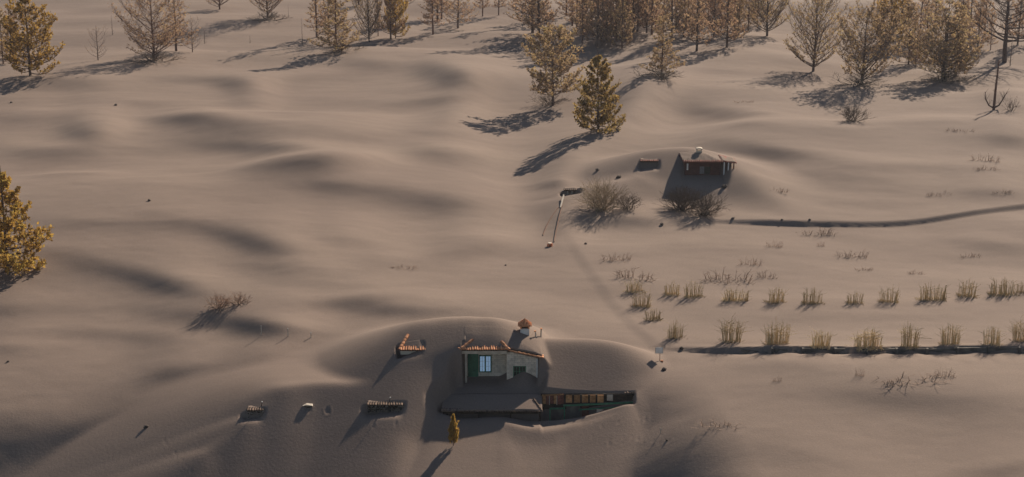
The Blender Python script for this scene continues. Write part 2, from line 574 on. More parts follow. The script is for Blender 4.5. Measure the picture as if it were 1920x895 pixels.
# ------------------------------------------------------------------ mesh helpers
class MB:
    def __init__(self):
        self.v, self.f = [], []

    def add(self, vs_, fs_):
        b = len(self.v)
        self.v.extend([tuple(p) for p in vs_])
        self.f.extend([tuple(i + b for i in q) for q in fs_])
        return self

    def box(self, x0, x1, y0, y1, z0, z1):
        return self.add([(x0, y0, z0), (x1, y0, z0), (x1, y1, z0), (x0, y1, z0), (x0, y0, z1), (x1, y0, z1), (x1, y1, z1), (x0, y1, z1)],
                        [(0, 3, 2, 1), (4, 5, 6, 7), (0, 1, 5, 4), (1, 2, 6, 5), (2, 3, 7, 6), (3, 0, 4, 7)])

    def prism(self, poly, y0, y1):
        """a polygon in x,z drawn out between two depths"""
        n = len(poly)
        vs_ = [(x, y0, z) for x, z in poly] + [(x, y1, z) for x, z in poly]
        fs_ = [tuple(range(n)), tuple(range(2 * n - 1, n - 1, -1))] + [(i, i + n, (i + 1) % n + n, (i + 1) % n) for i in range(n)]
        return self.add(vs_, fs_)

    def tube(self, path, rad, n=5, cap=True):
        path = [Vector(p) for p in path]
        m = len(path)
        rad = rad if isinstance(rad, (list, tuple)) else [rad] * m
        rings = []
        for i, p in enumerate(path):
            t = (path[min(i + 1, m - 1)] - path[max(i - 1, 0)])
            if t.length < 1e-9:
                t = Vector((0, 0, 1))
            t.normalize()
            a = t.cross(Vector((0.3, 0.9, 0.1)) if abs(t.y) < .8 else Vector((1, 0, 0.2)))
            a.normalize()
            b = t.cross(a)
            rings.append([p + (a * math.cos(2 * math.pi * k / n) + b * math.sin(2 * math.pi * k / n)) * rad[i] for k in range(n)])
        vs_ = [q for r in rings for q in r]
        fs_ = []
        for i in range(m - 1):
            for k in range(n):
                fs_.append((i * n + k, i * n + (k + 1) % n, (i + 1) * n + (k + 1) % n, (i + 1) * n + k))
        if cap and n > 2:
            fs_.append(tuple(range(n - 1, -1, -1)))
            fs_.append(tuple((m - 1) * n + k for k in range(n)))
        return self.add(vs_, fs_)

    def mesh(self, name, mat, smooth=False):
        me = bpy.data.meshes.new(name)
        me.from_pydata(self.v, [], self.f)
        me.update()
        if smooth:
            me.polygons.foreach_set('use_smooth', np.ones(len(me.polygons), dtype=bool))
        me.materials.append(mat)
        return me

    def build(self, name, mat, parent=None, smooth=False):
        return link(name, self.mesh(name, mat, smooth), parent)


def link(name, me, parent=None, loc=None, rot=None, scale=None):
    o = bpy.data.objects.new(name, me)
    COL.objects.link(o)
    if parent is not None:
        o.parent = parent
        if parent.type == 'EMPTY' and loc is None:
            o.location = -Vector(parent.location) if parent.get('_w') else (0, 0, 0)
    if loc is not None:
        o.location = loc
        if parent is not None and parent.get('_w'):
            o.location = Vector(loc) - Vector(parent.location)
    if rot is not None:
        o.rotation_euler = rot
    if scale is not None:
        o.scale = scale
    return o


def tag(o, label, cat, group=None, kind=None):
    o['label'] = label
    o['category'] = cat
    if group:
        o['group'] = group
    if kind:
        o['kind'] = kind
    return o


def thing(name, label, cat, loc, group=None, world_coords=True):
    """an Empty at the base of a thing; its parts are given in world coordinates"""
    o = bpy.data.objects.new(name, None)
    o.empty_display_size = .3
    COL.objects.link(o)
    o.location = loc
    if world_coords:
        o['_w'] = 1
    return tag(o, label, cat, group)


# ------------------------------------------------------------------ building materials
M_TILE = mat_noise('terracotta', (0.55, 0.20, 0.085), (0.80, 0.38, 0.19), 6, .8, .3, 25, rand=.25)
M_TILE_OLD = mat_noise('old_tile', (0.09, 0.065, 0.05), (0.24, 0.16, 0.115), 7, .9, .3, 25, rand=.35)
M_TILE_RED = mat_noise('red_tile', (0.13, 0.045, 0.032), (0.27, 0.10, 0.07), 7, .85, .3, 25, rand=.3)
M_CREAM = mat_noise('cream_paint', (0.50, 0.42, 0.33), (0.66, 0.58, 0.47), 2.5, .8, .15, 20)
M_WHITE = mat_noise('white_paint', (0.62, 0.60, 0.56), (0.78, 0.77, 0.74), 3, .7, .1, 20)
M_GREEN = mat_noise('green_paint', (0.02, 0.11, 0.065), (0.04, 0.19, 0.11), 4, .5, .1, 30, spec=.4)
M_GREEN2 = mat_noise('green_metal', (0.02, 0.13, 0.07), (0.05, 0.24, 0.13), 5, .45, .1, 30, spec=.5)
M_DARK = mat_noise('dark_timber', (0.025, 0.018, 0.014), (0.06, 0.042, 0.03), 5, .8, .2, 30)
M_BOARD = mat_noise('orange_board', (0.30, 0.14, 0.055), (0.50, 0.27, 0.12), 5, .75, .2, 18, rand=.3)
M_REDWALL = mat_noise('red_brown_wall', (0.075, 0.036, 0.03), (0.12, 0.055, 0.042), 3, .9, .2, 20)
M_STONE = mat_noise('lava_stone', (0.05, 0.042, 0.036), (0.20, 0.17, 0.135), 4, .95, .5, 14, rand=.5)
M_ROCK = mat_noise('loose_rock', (0.06, 0.045, 0.038), (0.15, 0.12, 0.10), 4, .95, .5, 14, rand=.3)
M_CONC = mat_noise('grey_concrete', (0.09, 0.08, 0.07), (0.17, 0.15, 0.13), 2, .9, .3, 12)
M_STEEL = mat_noise('galvanised_steel', (0.30, 0.30, 0.29), (0.46, 0.45, 0.43), 8, .5, .1, 30, metallic=.6)
M_RUST = mat_noise('rusty_iron', (0.13, 0.055, 0.03), (0.24, 0.11, 0.06), 9, .85, .2, 30)
M_PALEWOOD = mat_noise('weathered_wood', (0.42, 0.36, 0.29), (0.62, 0.55, 0.46), 6, .8, .2, 30)
M_ORANGE = mat_noise('orange_plastic', (0.60, 0.17, 0.07), (0.75, 0.28, 0.13), 6, .5, .1, 20)


def make_block_wall():
    m, nt, b = new_mat('stone_block_wall')
    g = nt.nodes.new('ShaderNodeNewGeometry')
    sx = nt.nodes.new('ShaderNodeSeparateXYZ')
    nt.links.new(g.outputs['Position'], sx.inputs[0])
    ad = nt.nodes.new('ShaderNodeMath')
    ad.operation = 'ADD'
    nt.links.new(sx.outputs[0], ad.inputs[0])
    nt.links.new(sx.outputs[1], ad.inputs[1])
    cx = nt.nodes.new('ShaderNodeCombineXYZ')
    nt.links.new(ad.outputs[0], cx.inputs[0])
    nt.links.new(sx.outputs[2], cx.inputs[1])
    br = nt.nodes.new('ShaderNodeTexBrick')
    br.inputs['Scale'].default_value = 1.0
    br.inputs['Brick Width'].default_value = .42
    br.inputs['Row Height'].default_value = .155
    br.inputs['Mortar Size'].default_value = .012
    br.inputs['Mortar Smooth'].default_value = .3
    br.inputs['Color1'].default_value = (.78, .69, .57, 1)
    br.inputs['Color2'].default_value = (.68, .59, .48, 1)
    br.inputs['Mortar'].default_value = (.46, .39, .31, 1)
    nt.links.new(cx.outputs[0], br.inputs['Vector'])
    nz = nt.nodes.new('ShaderNodeTexNoise')
    nz.inputs['Scale'].default_value = 3.5
    nz.inputs['Detail'].default_value = 6
    nt.links.new(g.outputs['Position'], nz.inputs['Vector'])
    mr = nt.nodes.new('ShaderNodeMapRange')
    mr.inputs['From Min'].default_value = .3
    mr.inputs['From Max'].default_value = .7
    mr.inputs['To Min'].default_value = .75
    mr.inputs['To Max'].default_value = 1.15
    nt.links.new(nz.outputs[0], mr.inputs['Value'])
    sc = nt.nodes.new('ShaderNodeVectorMath')
    sc.operation = 'SCALE'
    nt.links.new(br.outputs[0], sc.inputs[0])
    nt.links.new(mr.outputs[0], sc.inputs['Scale'])
    nt.links.new(sc.outputs[0], b.inputs['Base Color'])
    b.inputs['Roughness'].default_value = .95
    bp = nt.nodes.new('ShaderNodeBump')
    bp.inputs['Strength'].default_value = .6
    bp.inputs['Distance'].default_value = .02
    bp.invert = True
    nt.links.new(br.outputs['Fac'], bp.inputs['Height'])
    nt.links.new(bp.outputs[0], b.inputs['Normal'])
    return m


M_BLOCK = make_block_wall()
m_, nt_, b_ = new_mat('window_glass')
b_.inputs['Base Color'].default_value = (.80, .86, .92, 1)
b_.inputs['Metallic'].default_value = .75  # mirror-like, so the shaded panes show bright sky
b_.inputs['Roughness'].default_value = .12
M_GLASS = m_
m_, nt_, b_ = new_mat('dark_glass')
b_.inputs['Base Color'].default_value = (.012, .03, .026, 1)
b_.inputs['Roughness'].default_value = .25
M_DGLASS = m_


# one curved roof tile, axis along y, lying from y=0 (eave end) back
def tile_mesh(name, r=.095, L=.42, mat=None, th=.018, n=6):
    mb = MB()
    vs_ = []
    for yy, rr in ((0, r), (L, r * .82)):
        for q in (0, 1):
            for k in range(n + 1):
                a = math.pi * k / n
                vs_.append(((rr - q * th) * math.cos(a), yy, (rr - q * th) * math.sin(a)))
    m = n + 1
    fs_ = []
    for k in range(n):
        fs_.append((k, k + 1, 2 * m + k + 1, 2 * m + k))             # outer
        fs_.append((m + k + 1, m + k, 3 * m + k, 3 * m + k + 1))     # inner
        fs_.append((k + 1, k, m + k, m + k + 1))                     # front lip
        fs_.append((2 * m + k, 2 * m + k + 1, 3 * m + k + 1, 3 * m + k))
    fs_.append((0, 2 * m, 3 * m, m))
    fs_.append((n, m + n, 3 * m + n, 2 * m + n))
    mb.add(vs_, fs_)
    return mb.mesh(name, mat)


TILE = tile_mesh('tile', .098, .44, M_TILE)
TILE_BIG = tile_mesh('ridge_tile', .13, .44, M_TILE)
TILE_OLD = tile_mesh('old_tile', .09, .40, M_TILE_OLD)
TILE_RED = tile_mesh('red_tile', .11, .40, M_TILE_RED)
rt = random.Random(11)


def eave_row(me, x0, x1, y, z0, z1, step, parent, pitch=.4, name='tile'):
    n = int(round((x1 - x0) / step))
    for i in range(n + 1):
        t = i / max(n, 1)
        link(name, me, parent, (x0 + (x1 - x0) * t + rt.uniform(-.012, .012), y + rt.uniform(-.03, .02), z0 + (z1 - z0) * t + rt.uniform(-.012, .012)),
             (math.atan(pitch) + rt.uniform(-.05, .05), rt.uniform(-.06, .06), rt.uniform(-.05, .05)))


def tile_line(me, a, b, parent, step=.34, name='ridge_tile'):
    """tiles laid end to end from a to b (hips, verges)"""
    a, b = Vector(a), Vector(b)
    d = b - a
    n = max(1, int(round(d.length / step)))
    yaw = math.atan2(-d.x, d.y)
    pit = math.atan2(d.z, math.hypot(d.x, d.y))
    for i in range(n):
        p = a + d * (i / n)
        link(name, me, parent, p + Vector((rt.uniform(-.01, .01), 0, rt.uniform(-.01, .01))), (pit, rt.uniform(-.05, .05), yaw + rt.uniform(-.03, .03)))


def ash_sheet(fn, x0, x1, y0, y1, nx, ny, parent, name='ash_cover', thick=.09):
    """a blanket of ash lying on a roof, with its own thickness"""
    mb = MB()
    vs_ = []
    for k in (0, 1):
        for j in range(ny + 1):
            for i in range(nx + 1):
                x, y = x0 + (x1 - x0) * i / nx, y0 + (y1 - y0) * j / ny
                vs_.append((x, y, fn(x, y) - k * thick))
    w = nx + 1
    B = w * (ny + 1)
    fs_ = []
    for j in range(ny):
        for i in range(nx):
            a = j * w + i
            fs_.append((a, a + 1, a + w + 1, a + w))
            fs_.append((B + a, B + a + w, B + a + w + 1, B + a + 1))
    for i in range(nx):
        a = i
        fs_.append((a, B + a, B + a + 1, a + 1))
        a = ny * w + i
        fs_.append((a, a + 1, B + a + 1, B + a))
    for j in range(ny):
        a = j * w
        fs_.append((a, a + w, B + a + w, B + a))
        a = j * w + nx
        fs_.append((a, B + a, B + a + w, a + w))
    mb.add(vs_, fs_)
    o = mb.build(name, M_ASH, parent, smooth=False)
    o.data.polygons.foreach_set('use_smooth', np.array([len(p.vertices) == 4 and p.index < 2 * nx * ny for p in o.data.polygons]))
    return o


# ------------------------------------------------------------------ the buried house
def build_house():
    h = thing('buried_house', 'stone house with orange tile eaves and green window, its roof heaped with ash', 'house', (-.8, 113, -.3))
    EY = 112.0
    # walls of the front wing: deep porch on the left, room with the small window on the right
    zl, zr = 2.18, 1.66
    mb = MB()
    mb.box(-3.62, -.39, 113.25, 113.45, -1.3, 2.3)           # back of the porch
    mb.box(-.39, -.19, 112.38, 113.6, -1.3, 2.12)            # return of the room
    w0, w1, zb_, zt_ = .08, 1.04, .02, .93
    mb.box(-.39, w0, 112.16, 112.38, -1.3, 2.02)
    mb.prism([(w0, zt_), (w1, zt_), (1.89, zt_), (1.89, 1.56), (w0, 1.98)], 112.16, 112.38)
    mb.box(w1, 1.89, 112.16, 112.38, -1.3, zt_)
    mb.box(w0, w1, 112.16, 112.38, -1.3, zb_)
    mb.box(1.69, 1.89, 112.38, 116.5, -1.3, 1.55)            # right flank
    mb.box(-3.62, -3.42, 113.45, 116, -1.3, 2.2)
    mb.build('wall', M_BLOCK, h)
    MB().box(1.80, 1.915, 112.13, 112.5, -1.2, 1.50).build('sunlit_corner_trim', M_WHITE, h)  # white corner strip put in for the sunlit edge of the flank
    MB().box(-3.48, -3.34, 112.10, 112.24, -1.2, 1.96).build('porch_post', M_CREAM, h)
    MB().box(-3.78, -.392, 112.04, 112.22, 1.93, 2.165).build('fascia_beam', M_CREAM, h)
    # ceiling under the tiles
    MB().box(-3.82, -.40, 112.225, 113.5, 2.17, 2.22).build('soffit', M_DARK, h)
    # door, dark green, half buried
    d = MB().box(-3.30, -2.52, 113.17, 113.247, -1.0, 1.72).build('door', M_GREEN, h)
    for zz in (-.35, .55):
        for xx in (-3.22, -2.87):
            MB().box(xx, xx + .27, 113.145, 113.168, zz, zz + .75).build('door_panel', M_GREEN, d)
    # the white paned window, panes tipped back to mirror the bright sky
    x0, x1, z0, z1 = -2.47, -1.53, .08, 1.42
    w = MB().box(x0, x0 + .07, 113.16, 113.248, z0, z1).box(x1 - .07, x1, 113.16, 113.248, z0, z1).box(x0 + .07, x1 - .07, 113.16, 113.248, z0, z0 + .08) \
        .box(x0 + .07, x1 - .07, 113.16, 113.248, z1 - .08, z1).box((x0 + x1) / 2 - .04, (x0 + x1) / 2 + .04, 113.155, 113.247, z0 + .08, z1 - .08).build('window', M_GREEN, h)
    for leaf in (0, 1):
        xa = x0 + .07 if leaf == 0 else (x0 + x1) / 2 + .04
        xb = (x0 + x1) / 2 - .04 if leaf == 0 else x1 - .07
        za, zb2 = z0 + .08, z1 - .08
        for c in range(2):
            for r in range(3):
                pw, ph = (xb - xa) / 2, (zb2 - za) / 3
                px0, pz0 = xa + c * pw + .014, za + r * ph + .014
                px1, pz1 = px0 + pw - .028, pz0 + ph - .028
                MB().add([(px0, 113.135, pz0), (px1, 113.135, pz0), (px1, 113.245, pz1), (px0, 113.245, pz1),
                          (px0, 113.143, pz0), (px1, 113.143, pz0), (px1, 113.2535, pz1), (px0, 113.2535, pz1)],
                         [(0, 1, 2, 3), (7, 6, 5, 4), (0, 4, 5, 1), (1, 5, 6, 2), (2, 6, 7, 3), (3, 7, 4, 0)]).build('pane', M_GLASS, w)
        for r in (1, 2):
            zz = za + r * (zb2 - za) / 3
            MB().box(xa, xb, 113.165, 113.24, zz - .012, zz + .012).build('glazing_bar', M_WHITE, w)
        MB().box((xa + xb) / 2 - .012, (xa + xb) / 2 + .012, 113.163, 113.245, za, zb2).build('glazing_bar', M_WHITE, w)
    # green window of the room
    w = MB().box(w0, w0 + .06, 112.20, 112.34, zb_, zt_).box(w1 - .06, w1, 112.20, 112.34, zb_, zt_).box(w0 + .06, w1 - .06, 112.20, 112.34, zt_ - .07, zt_) \
        .box(w0 + .06, w1 - .06, 112.20, 112.34, zb_, zb_ + .06).box((w0 + w1) / 2 - .035, (w0 + w1) / 2 + .035, 112.205, 112.33, zb_ + .06, zt_ - .07).build('window', M_GREEN2, h)
    for c in range(2):
        xa = w0 + .06 if c == 0 else (w0 + w1) / 2 + .035
        xb = (w0 + w1) / 2 - .035 if c == 0 else w1 - .06
        MB().box(xa, xb, 112.27, 112.285, zb_ + .06, zt_ - .07).build('pane', M_DGLASS, w)
        MB().box((xa + xb) / 2 - .012, (xa + xb) / 2 + .012, 112.255, 112.268, zb_ + .06, zt_ - .07).build('glazing_bar', M_GREEN2, w)
        MB().box(xa, xb, 112.253, 112.267, .47, .495).build('glazing_bar', M_GREEN2, w)
    # roof deck under the ash, then the ash itself and the tile edges that stick out of it

    def edge(x):
        return 2.27 if x < -.39 else 2.27 - (x + .39) / 2.67 * .55

    def roof_ash(x, y):
        z = height(x, y, ZFULL) + .012
        t = min(1, max(0, (y - EY) / 1.3))
        lo, hi = edge(x) + .05 + .36 * (y - EY), edge(x) + .10 + .46 * (y - EY)
        z = min(max(z, lo), hi) * (1 - t) + z * t
        z -= .07 * min(1, max(0, (-3.58 - x) / .28)) * min(1, max(0, (y - EY - .8) / .4))
        return z - .08 * min(1, max(0, (y - EY - 2.15) / .6))
    ash_sheet(roof_ash, -3.86, 2.22, EY + .12, EY + 2.9, 60, 34, h)
    dk = MB()
    dk.add([(-3.86, EY + .02, 2.17), (-.39, EY + .02, 2.17), (2.22, EY + .02, 1.60), (2.22, EY + 1.2, 1.75), (-.39, EY + 1.2, 2.45), (-3.86, EY + 1.2, 2.4),
            (-3.86, EY + .02, 2.225), (-.39, EY + .02, 2.225), (2.22, EY + .02, 1.665), (2.22, EY + 1.2, 1.8), (-.39, EY + 1.2, 2.5), (-3.86, EY + 1.2, 2.45)],
           [(0, 1, 4, 5), (1, 2, 3, 4), (6, 11, 10, 7), (7, 10, 9, 8), (0, 6, 7, 1), (1, 7, 8, 2), (2, 8, 9, 3), (3, 9, 10, 4), (4, 10, 11, 5), (5, 11, 6, 0)])
    dk.build('roof', M_DARK, h)
    eave_row(TILE, -3.80, -.45, EY - .12, 2.265, 2.265, .176, h)
    # hip and verge tiles
    tile_line(TILE_BIG, (-3.93, EY - .02, 2.30), (-3.60, EY + 1.25, 2.62), h, .36)
    tile_line(TILE_BIG, (-3.72, EY + .02, 2.36), (-2.95, EY + .72, 2.76), h, .34)
    tile_line(TILE_BIG, (-.20, EY - .06, 2.26), (-.72, EY + .55, 2.62), h, .34)
    tile_line(TILE, (-.25, EY - .04, 2.20), (2.20, EY - .04, 1.67), h, .35, 'tile')
    tile_line(TILE_BIG, (2.24, EY - .10, 1.62), (2.28, EY + 1.6, 1.66), h, .34)
    # left wing: the end of its eave sticks out of the drift
    a, b = pt(751, 656, 112.1), pt(797, 656, 112.1)
    z = a.z
    MB().box(a.x - .02, b.x + .05, 112.9, 113.1, -.5, z - .02).build('wall', M_BLOCK, h)
    MB().box(a.x - .02, b.x + .05, 112.16, 112.3, z - .40, z - .13).build('fascia_beam', M_CREAM, h)
    MB().box(a.x - .02, b.x + .05, 112.305, 112.89, z - .16, z - .11).build('soffit', M_DARK, h)
    MB().box(a.x - .05, b.x + .05, 112.12, 113.1, z - .10, z - .045).build('roof', M_DARK, h)
    MB().box(a.x + .35, a.x + .75, 112.82, 112.895, z - .95, z - .42).build('shutter', M_CREAM, h)
    ash_sheet(lambda x, y: max(z + .04 - .45 * max(0, x - b.x + .8), min(height(x, y, ZFULL) + .012, z + .12 + .46 * (y - 112.1))) - .2 * min(1, max(0, (y - 112.95) / .4)) - .3 * max(0, x - b.x + .45), a.x - .02, b.x + .08, 112.12, 113.4, 24, 14, h)
    eave_row(TILE, a.x + .04, b.x, 112.0, z - .03, z - .03, .176, h)
    tile_line(TILE_BIG, (a.x - .10, 112.06, z), (a.x + .42, 113.5, z + .62), h, .34)
    # porch roof in front, low over the ash
    e0, e1 = -5.08, 2.18
    PY = 107.98
    ash_sheet(lambda x, y: porch_plane(x, y) + .03 + .025 * math.sin(x * 1.7) + .03 * math.sin(x * .6 + 2), e0, e1, PY, 110.1, 60, 16, h)
    MB().add([(e0, PY + .02, porch_plane(0, PY) - .12), (e1, PY + .02, porch_plane(0, PY) - .12), (e1, 110, porch_plane(0, 110) - .14), (e0, 110, porch_plane(0, 110) - .14),
              (e0, PY + .02, porch_plane(0, PY) - .07), (e1, PY + .02, porch_plane(0, PY) - .07), (e1, 110, porch_plane(0, 110) - .09), (e0, 110, porch_plane(0, 110) - .09)],
             [(0, 3, 2, 1), (4, 5, 6, 7), (0, 1, 5, 4), (1, 2, 6, 5), (2, 3, 7, 6), (3, 0, 4, 7)]).build('porch_roof', M_DARK, h)
    eave_row(TILE_OLD, e0 + .05, e1 - .05, PY - .10, porch_plane(0, PY) - .06, porch_plane(0, PY) - .10, .18, h, .22)
    MB().box(e0 + .1, e1 - .1, PY + .28, PY + .40, porch_plane(0, PY) - .36, porch_plane(0, PY) - .15).build('porch_beam', M_DARK, h)
    for xx in (-4.7, -2.4, -.1, 2.0):
        MB().box(xx - .07, xx + .07, PY + .28, PY + .42, -3.0, porch_plane(0, PY) - .365).build('porch_post', M_DARK, h)
    # tile edge of the porch roof's right end
    tile_line(TILE_OLD, (e1 - .02, PY - .02, porch_plane(0, PY) - .02), (e1 - .55, PY + 1.3, porch_plane(0, PY + 1.3) + .04), h, .32)
    # chimney with its little tiled hat
    c = pt(984, 630, 114.5)
    cx, cy = c.x, 114.5
    zt0 = pt(984, 614, 114.5).z
    ch = MB().box(cx - .34, cx + .34, cy - .32, cy + .32, 1.2, zt0 - .02).build('chimney', M_WHITE, h)
    for sx_ in (-1, 1):
        for sy_ in (-1, 1):
            MB().box(cx + sx_ * .29 - .06, cx + sx_ * .29 + .06, cy + sy_ * .27 - .06, cy + sy_ * .27 + .06, zt0 - .02, zt0 + .16).build('chimney_pier', M_TILE, ch)
    MB().box(cx - .24, cx + .24, cy - .22, cy + .22, zt0 - .018, zt0 + .158).build('flue', M_DARK, ch)
    MB().box(cx - .42, cx + .42, cy - .40, cy + .40, zt0 + .16, zt0 + .215).build('chimney_cap', M_TILE, ch)
    ap = zt0 + .66
    MB().add([(cx - .46, cy - .44, zt0 + .217), (cx + .46, cy - .44, zt0 + .217), (cx + .46, cy + .44, zt0 + .217), (cx - .46, cy + .44, zt0 + .217), (cx, cy, ap)],
             [(0, 1, 4), (1, 2, 4), (2, 3, 4), (3, 0, 4), (3, 2, 1, 0)]).build('hat', M_TILE, ch)
    hat_t = tile_mesh('hat_tile', .055, .5, M_TILE)
    for side in range(4):
        ang = side * math.pi / 2
        for k in range(5):
            o = (k - 2) * .19
            L = .46 - abs(o)
            p = Vector((o, -.50, zt0 + .19))
            q = Matrix.Rotation(ang, 3, 'Z') @ Vector((p.x, p.y, 0))
            t = link('hat_tile', hat_t, ch, None)
            t.location = Vector((cx + q.x, cy + q.y, p.z))
            t.location -= Vector((0, 0, 0))
            t.rotation_euler = (math.atan2(.443, .45), 0, ang)
            t.scale = (1, max(.2, (L * 1.38 + .06) / .5), 1)
    return h


HOUSE = build_house()


# two broken vent pipes behind the chimney
for i, (px_, py_, hh, lab) in enumerate(((1004, 632, .42, 'short pale vent pipe right behind the tiled chimney'), (1014, 632, .62, 'taller pale vent pipe to the right of the tiled chimney'))):
    g = ground_at(px_, py_)
    r = thing('vent_pipe', lab, 'pipe', g, 'vent pipes on the buried roof')
    MB().tube([g - Vector((0, 0, .5)), g + Vector((.01, 0, hh * .6)), g + Vector((.03 * (i * 2 - 1), 0, hh))], .055, 8).build('pipe', M_PALEWOOD, r)
    MB().tube([g + Vector((.03 * (i * 2 - 1), 0, hh + .002)), g + Vector((.03 * (i * 2 - 1), 0, hh + .07))], .085, 8).build('cap', M_TILE, r)


def build_veranda():
    h = thing('sunken_veranda', 'sunken veranda with green posts and orange boards in a trench below the drift', 'veranda', (5.8, 109.7, -1.9))
    Y = 109.75
    Xp = lambda p: pt(p, 760, Y).x
    Zp = lambda p: pt(1100, p, Y).z
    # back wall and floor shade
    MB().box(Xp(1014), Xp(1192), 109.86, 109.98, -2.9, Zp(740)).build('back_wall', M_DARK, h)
    # left end: weathered tile-red panel with battens
    x = Xp(1017)
    for i, p in enumerate((1017, 1024, 1031, 1038, 1045, 1051)):
        MB().box(Xp(p) + .01, Xp(p + 6.3), Y - .02 * (i % 2), Y + .08, Zp(758) + rt.uniform(-.03, .03), Zp(740.5 - i * .4)).build('board', M_TILE_RED if i % 3 else M_BOARD, h)
    MB().add([(Xp(1016), Y - .06, Zp(742.5)), (Xp(1056), Y - .06, Zp(740.5)), (Xp(1056), Y + .04, Zp(740.5)), (Xp(1016), Y + .04, Zp(742.5)),
              (Xp(1016), Y - .06, Zp(740.5)), (Xp(1056), Y - .06, Zp(738.5)), (Xp(1056), Y + .04, Zp(738.5)), (Xp(1016), Y + .04, Zp(740.5))],
             [(0, 3, 2, 1), (4, 5, 6, 7), (0, 1, 5, 4), (1, 2, 6, 5), (2, 3, 7, 6), (3, 0, 4, 7)]).build('rail', M_BOARD, h)
    for p in (1030, 1044):
        MB().box(Xp(p) - .02, Xp(p) + .02, Y - .075, Y - .062, Zp(759), Zp(742)).build('batten', M_PALEWOOD, h)
    # row of orange boards between dark posts
    for i, p in enumerate((1061, 1076, 1091, 1106, 1120)):
        MB().box(Xp(p), Xp(p + 11.5), Y - .02, Y + .06, Zp(755), Zp(741)).build('board', M_BOARD, h)
        MB().box(Xp(p - 3.4), Xp(p - .4), Y - .05, Y + .06, Zp(757), Zp(739.5)).build('post', M_DARK, h)
    MB().box(Xp(1132), Xp(1134), Y - .05, Y + .06, Zp(757), Zp(738.5)).build('post', M_DARK, h)
    for i, p in enumerate((1138, 1150, 1162, 1174)):
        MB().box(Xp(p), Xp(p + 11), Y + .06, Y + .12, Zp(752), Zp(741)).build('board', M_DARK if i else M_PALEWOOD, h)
    # long green beams
    def slant(p0, q0, p1, q1, th, y0, y1, name, m):
        a, b = (Xp(p0), Zp(q0)), (Xp(p1), Zp(q1))
        MB().prism([(a[0], a[1] - th), (b[0], b[1] - th), b, a], y0, y1).build(name, m, h)
    slant(1056, 757, 1188, 751, .10, Y - .34, Y - .2, 'beam', M_GREEN2)
    slant(1030, 763, 1057, 762, .09, Y - .36, Y - .22, 'beam', M_GREEN2)
    slant(1085, 763, 1175, 757, .08, Y - .55, Y - .45, 'beam', M_GREEN2)
    for p, y0 in ((1058, Y - .36), (1031, Y - .38), (1150, Y - .56)):
        MB().box(Xp(p) - .05, Xp(p) + .05, y0 - .1, y0, -2.8, Zp(756 if p == 1058 else 762 if p == 1031 else 760) - .02).build('post', M_GREEN2, h)
    # panels behind the beams
    MB().box(Xp(1033), Xp(1055), Y - .06, Y, -2.8, Zp(764)).build('panel', M_CONC, h)
    MB().box(Xp(1062), Xp(1088), Y - .06, Y, -2.8, Zp(761)).build('panel', M_CONC, h)
    MB().box(Xp(1091), Xp(1104), Y - .08, Y, -2.8, Zp(762)).build('shutter', M_TILE_RED, h)
    MB().prism([(Xp(1118), Zp(769)), (Xp(1131), Zp(763)), (Xp(1118), Zp(762))], Y - .62, Y - .57).build('awning', M_CREAM, h)
    # tiles at the right end of the trench
    g = ground_at(1185, 739)
    eave_row(TILE_OLD, g.x - .5, g.x + .55, g.y - .05, g.z + .02, g.z + .08, .19, h, .2)
    return h


build_veranda()


# ------------------------------------------------------------------ stones
def rock_mesh(name, seed, mat, flat=.7):
    r = random.Random(seed)
    t = (1 + 5 ** .5) / 2
    vs_ = [Vector(p).normalized() for p in ((-1, t, 0), (1, t, 0), (-1, -t, 0), (1, -t, 0), (0, -1, t), (0, 1, t), (0, -1, -t), (0, 1, -t), (t, 0, -1), (t, 0, 1), (-t, 0, -1), (-t, 0, 1))]
    fs_ = [(0, 11, 5), (0, 5, 1), (0, 1, 7), (0, 7, 10), (0, 10, 11), (1, 5, 9), (5, 11, 4), (11, 10, 2), (10, 7, 6), (7, 1, 8),
           (3, 9, 4), (3, 4, 2), (3, 2, 6), (3, 6, 8), (3, 8, 9), (4, 9, 5), (2, 4, 11), (6, 2, 10), (8, 6, 7), (9, 8, 1)]
    vs_ = [v * r.uniform(.72, 1.1) for v in vs_]
    return MB().add([(v.x, v.y, v.z * flat) for v in vs_], fs_).mesh(name, mat)


STONES = [rock_mesh('stone', 20 + i, M_STONE) for i in range(5)]
ROCKS = [rock_mesh('rock', 40 + i, M_ROCK) for i in range(4)]
rs = random.Random(3)


def stone_wall(name, label, c, half, rows, tile_edge, group):
    h = thing(name, label, 'stone wall', (c.x, c.y, c.z - .5), group)
    MB().box(c.x - half + .05, c.x + half - .05, c.y + .05, c.y + .5, c.z - 1.1, c.z - .08).build('core', M_DARK, h)
    for r in range(rows):
        x = c.x - half
        zz = c.z - .10 - r * .185
        while x < c.x + half:
            w = rs.uniform(.18, .30)
            link('stone', STONES[rs.randrange(5)], h, (x + w / 2, c.y + rs.uniform(-.02, .08), zz + rs.uniform(-.03, .03)),
                 (rs.uniform(-.4, .4), rs.uniform(-.4, .4), rs.uniform(0, 6)), (w * .56, .14, .14))
            x += w
    if tile_edge:
        eave_row(TILE_OLD, c.x - half + .05, c.x + half - .1, c.y - .12, c.z - .02, c.z - .02, .19, h, .25)
        ash_sheet(lambda x, y: c.z + .03 + .30 * (y - c.y) + .02 * math.sin(x * 3) - .12 * min(1, max(0, (y - c.y - .25) / .3)), c.x - half, c.x + half, c.y - .02, c.y + .6, 20, 8, h, thick=.06)
    return h


stone_wall('hut_wall', 'rough lava stone wall top with old tiles poking from the ash slope left of the porch', HUT_A, 1.28, 3, True, 'stone walls of the buried hut')
stone_wall('hut_wall', 'small dark stone corner with a pointed shadow at the far left of the buried hut', HUT_B, .62, 3, True, 'stone walls of the buried hut')

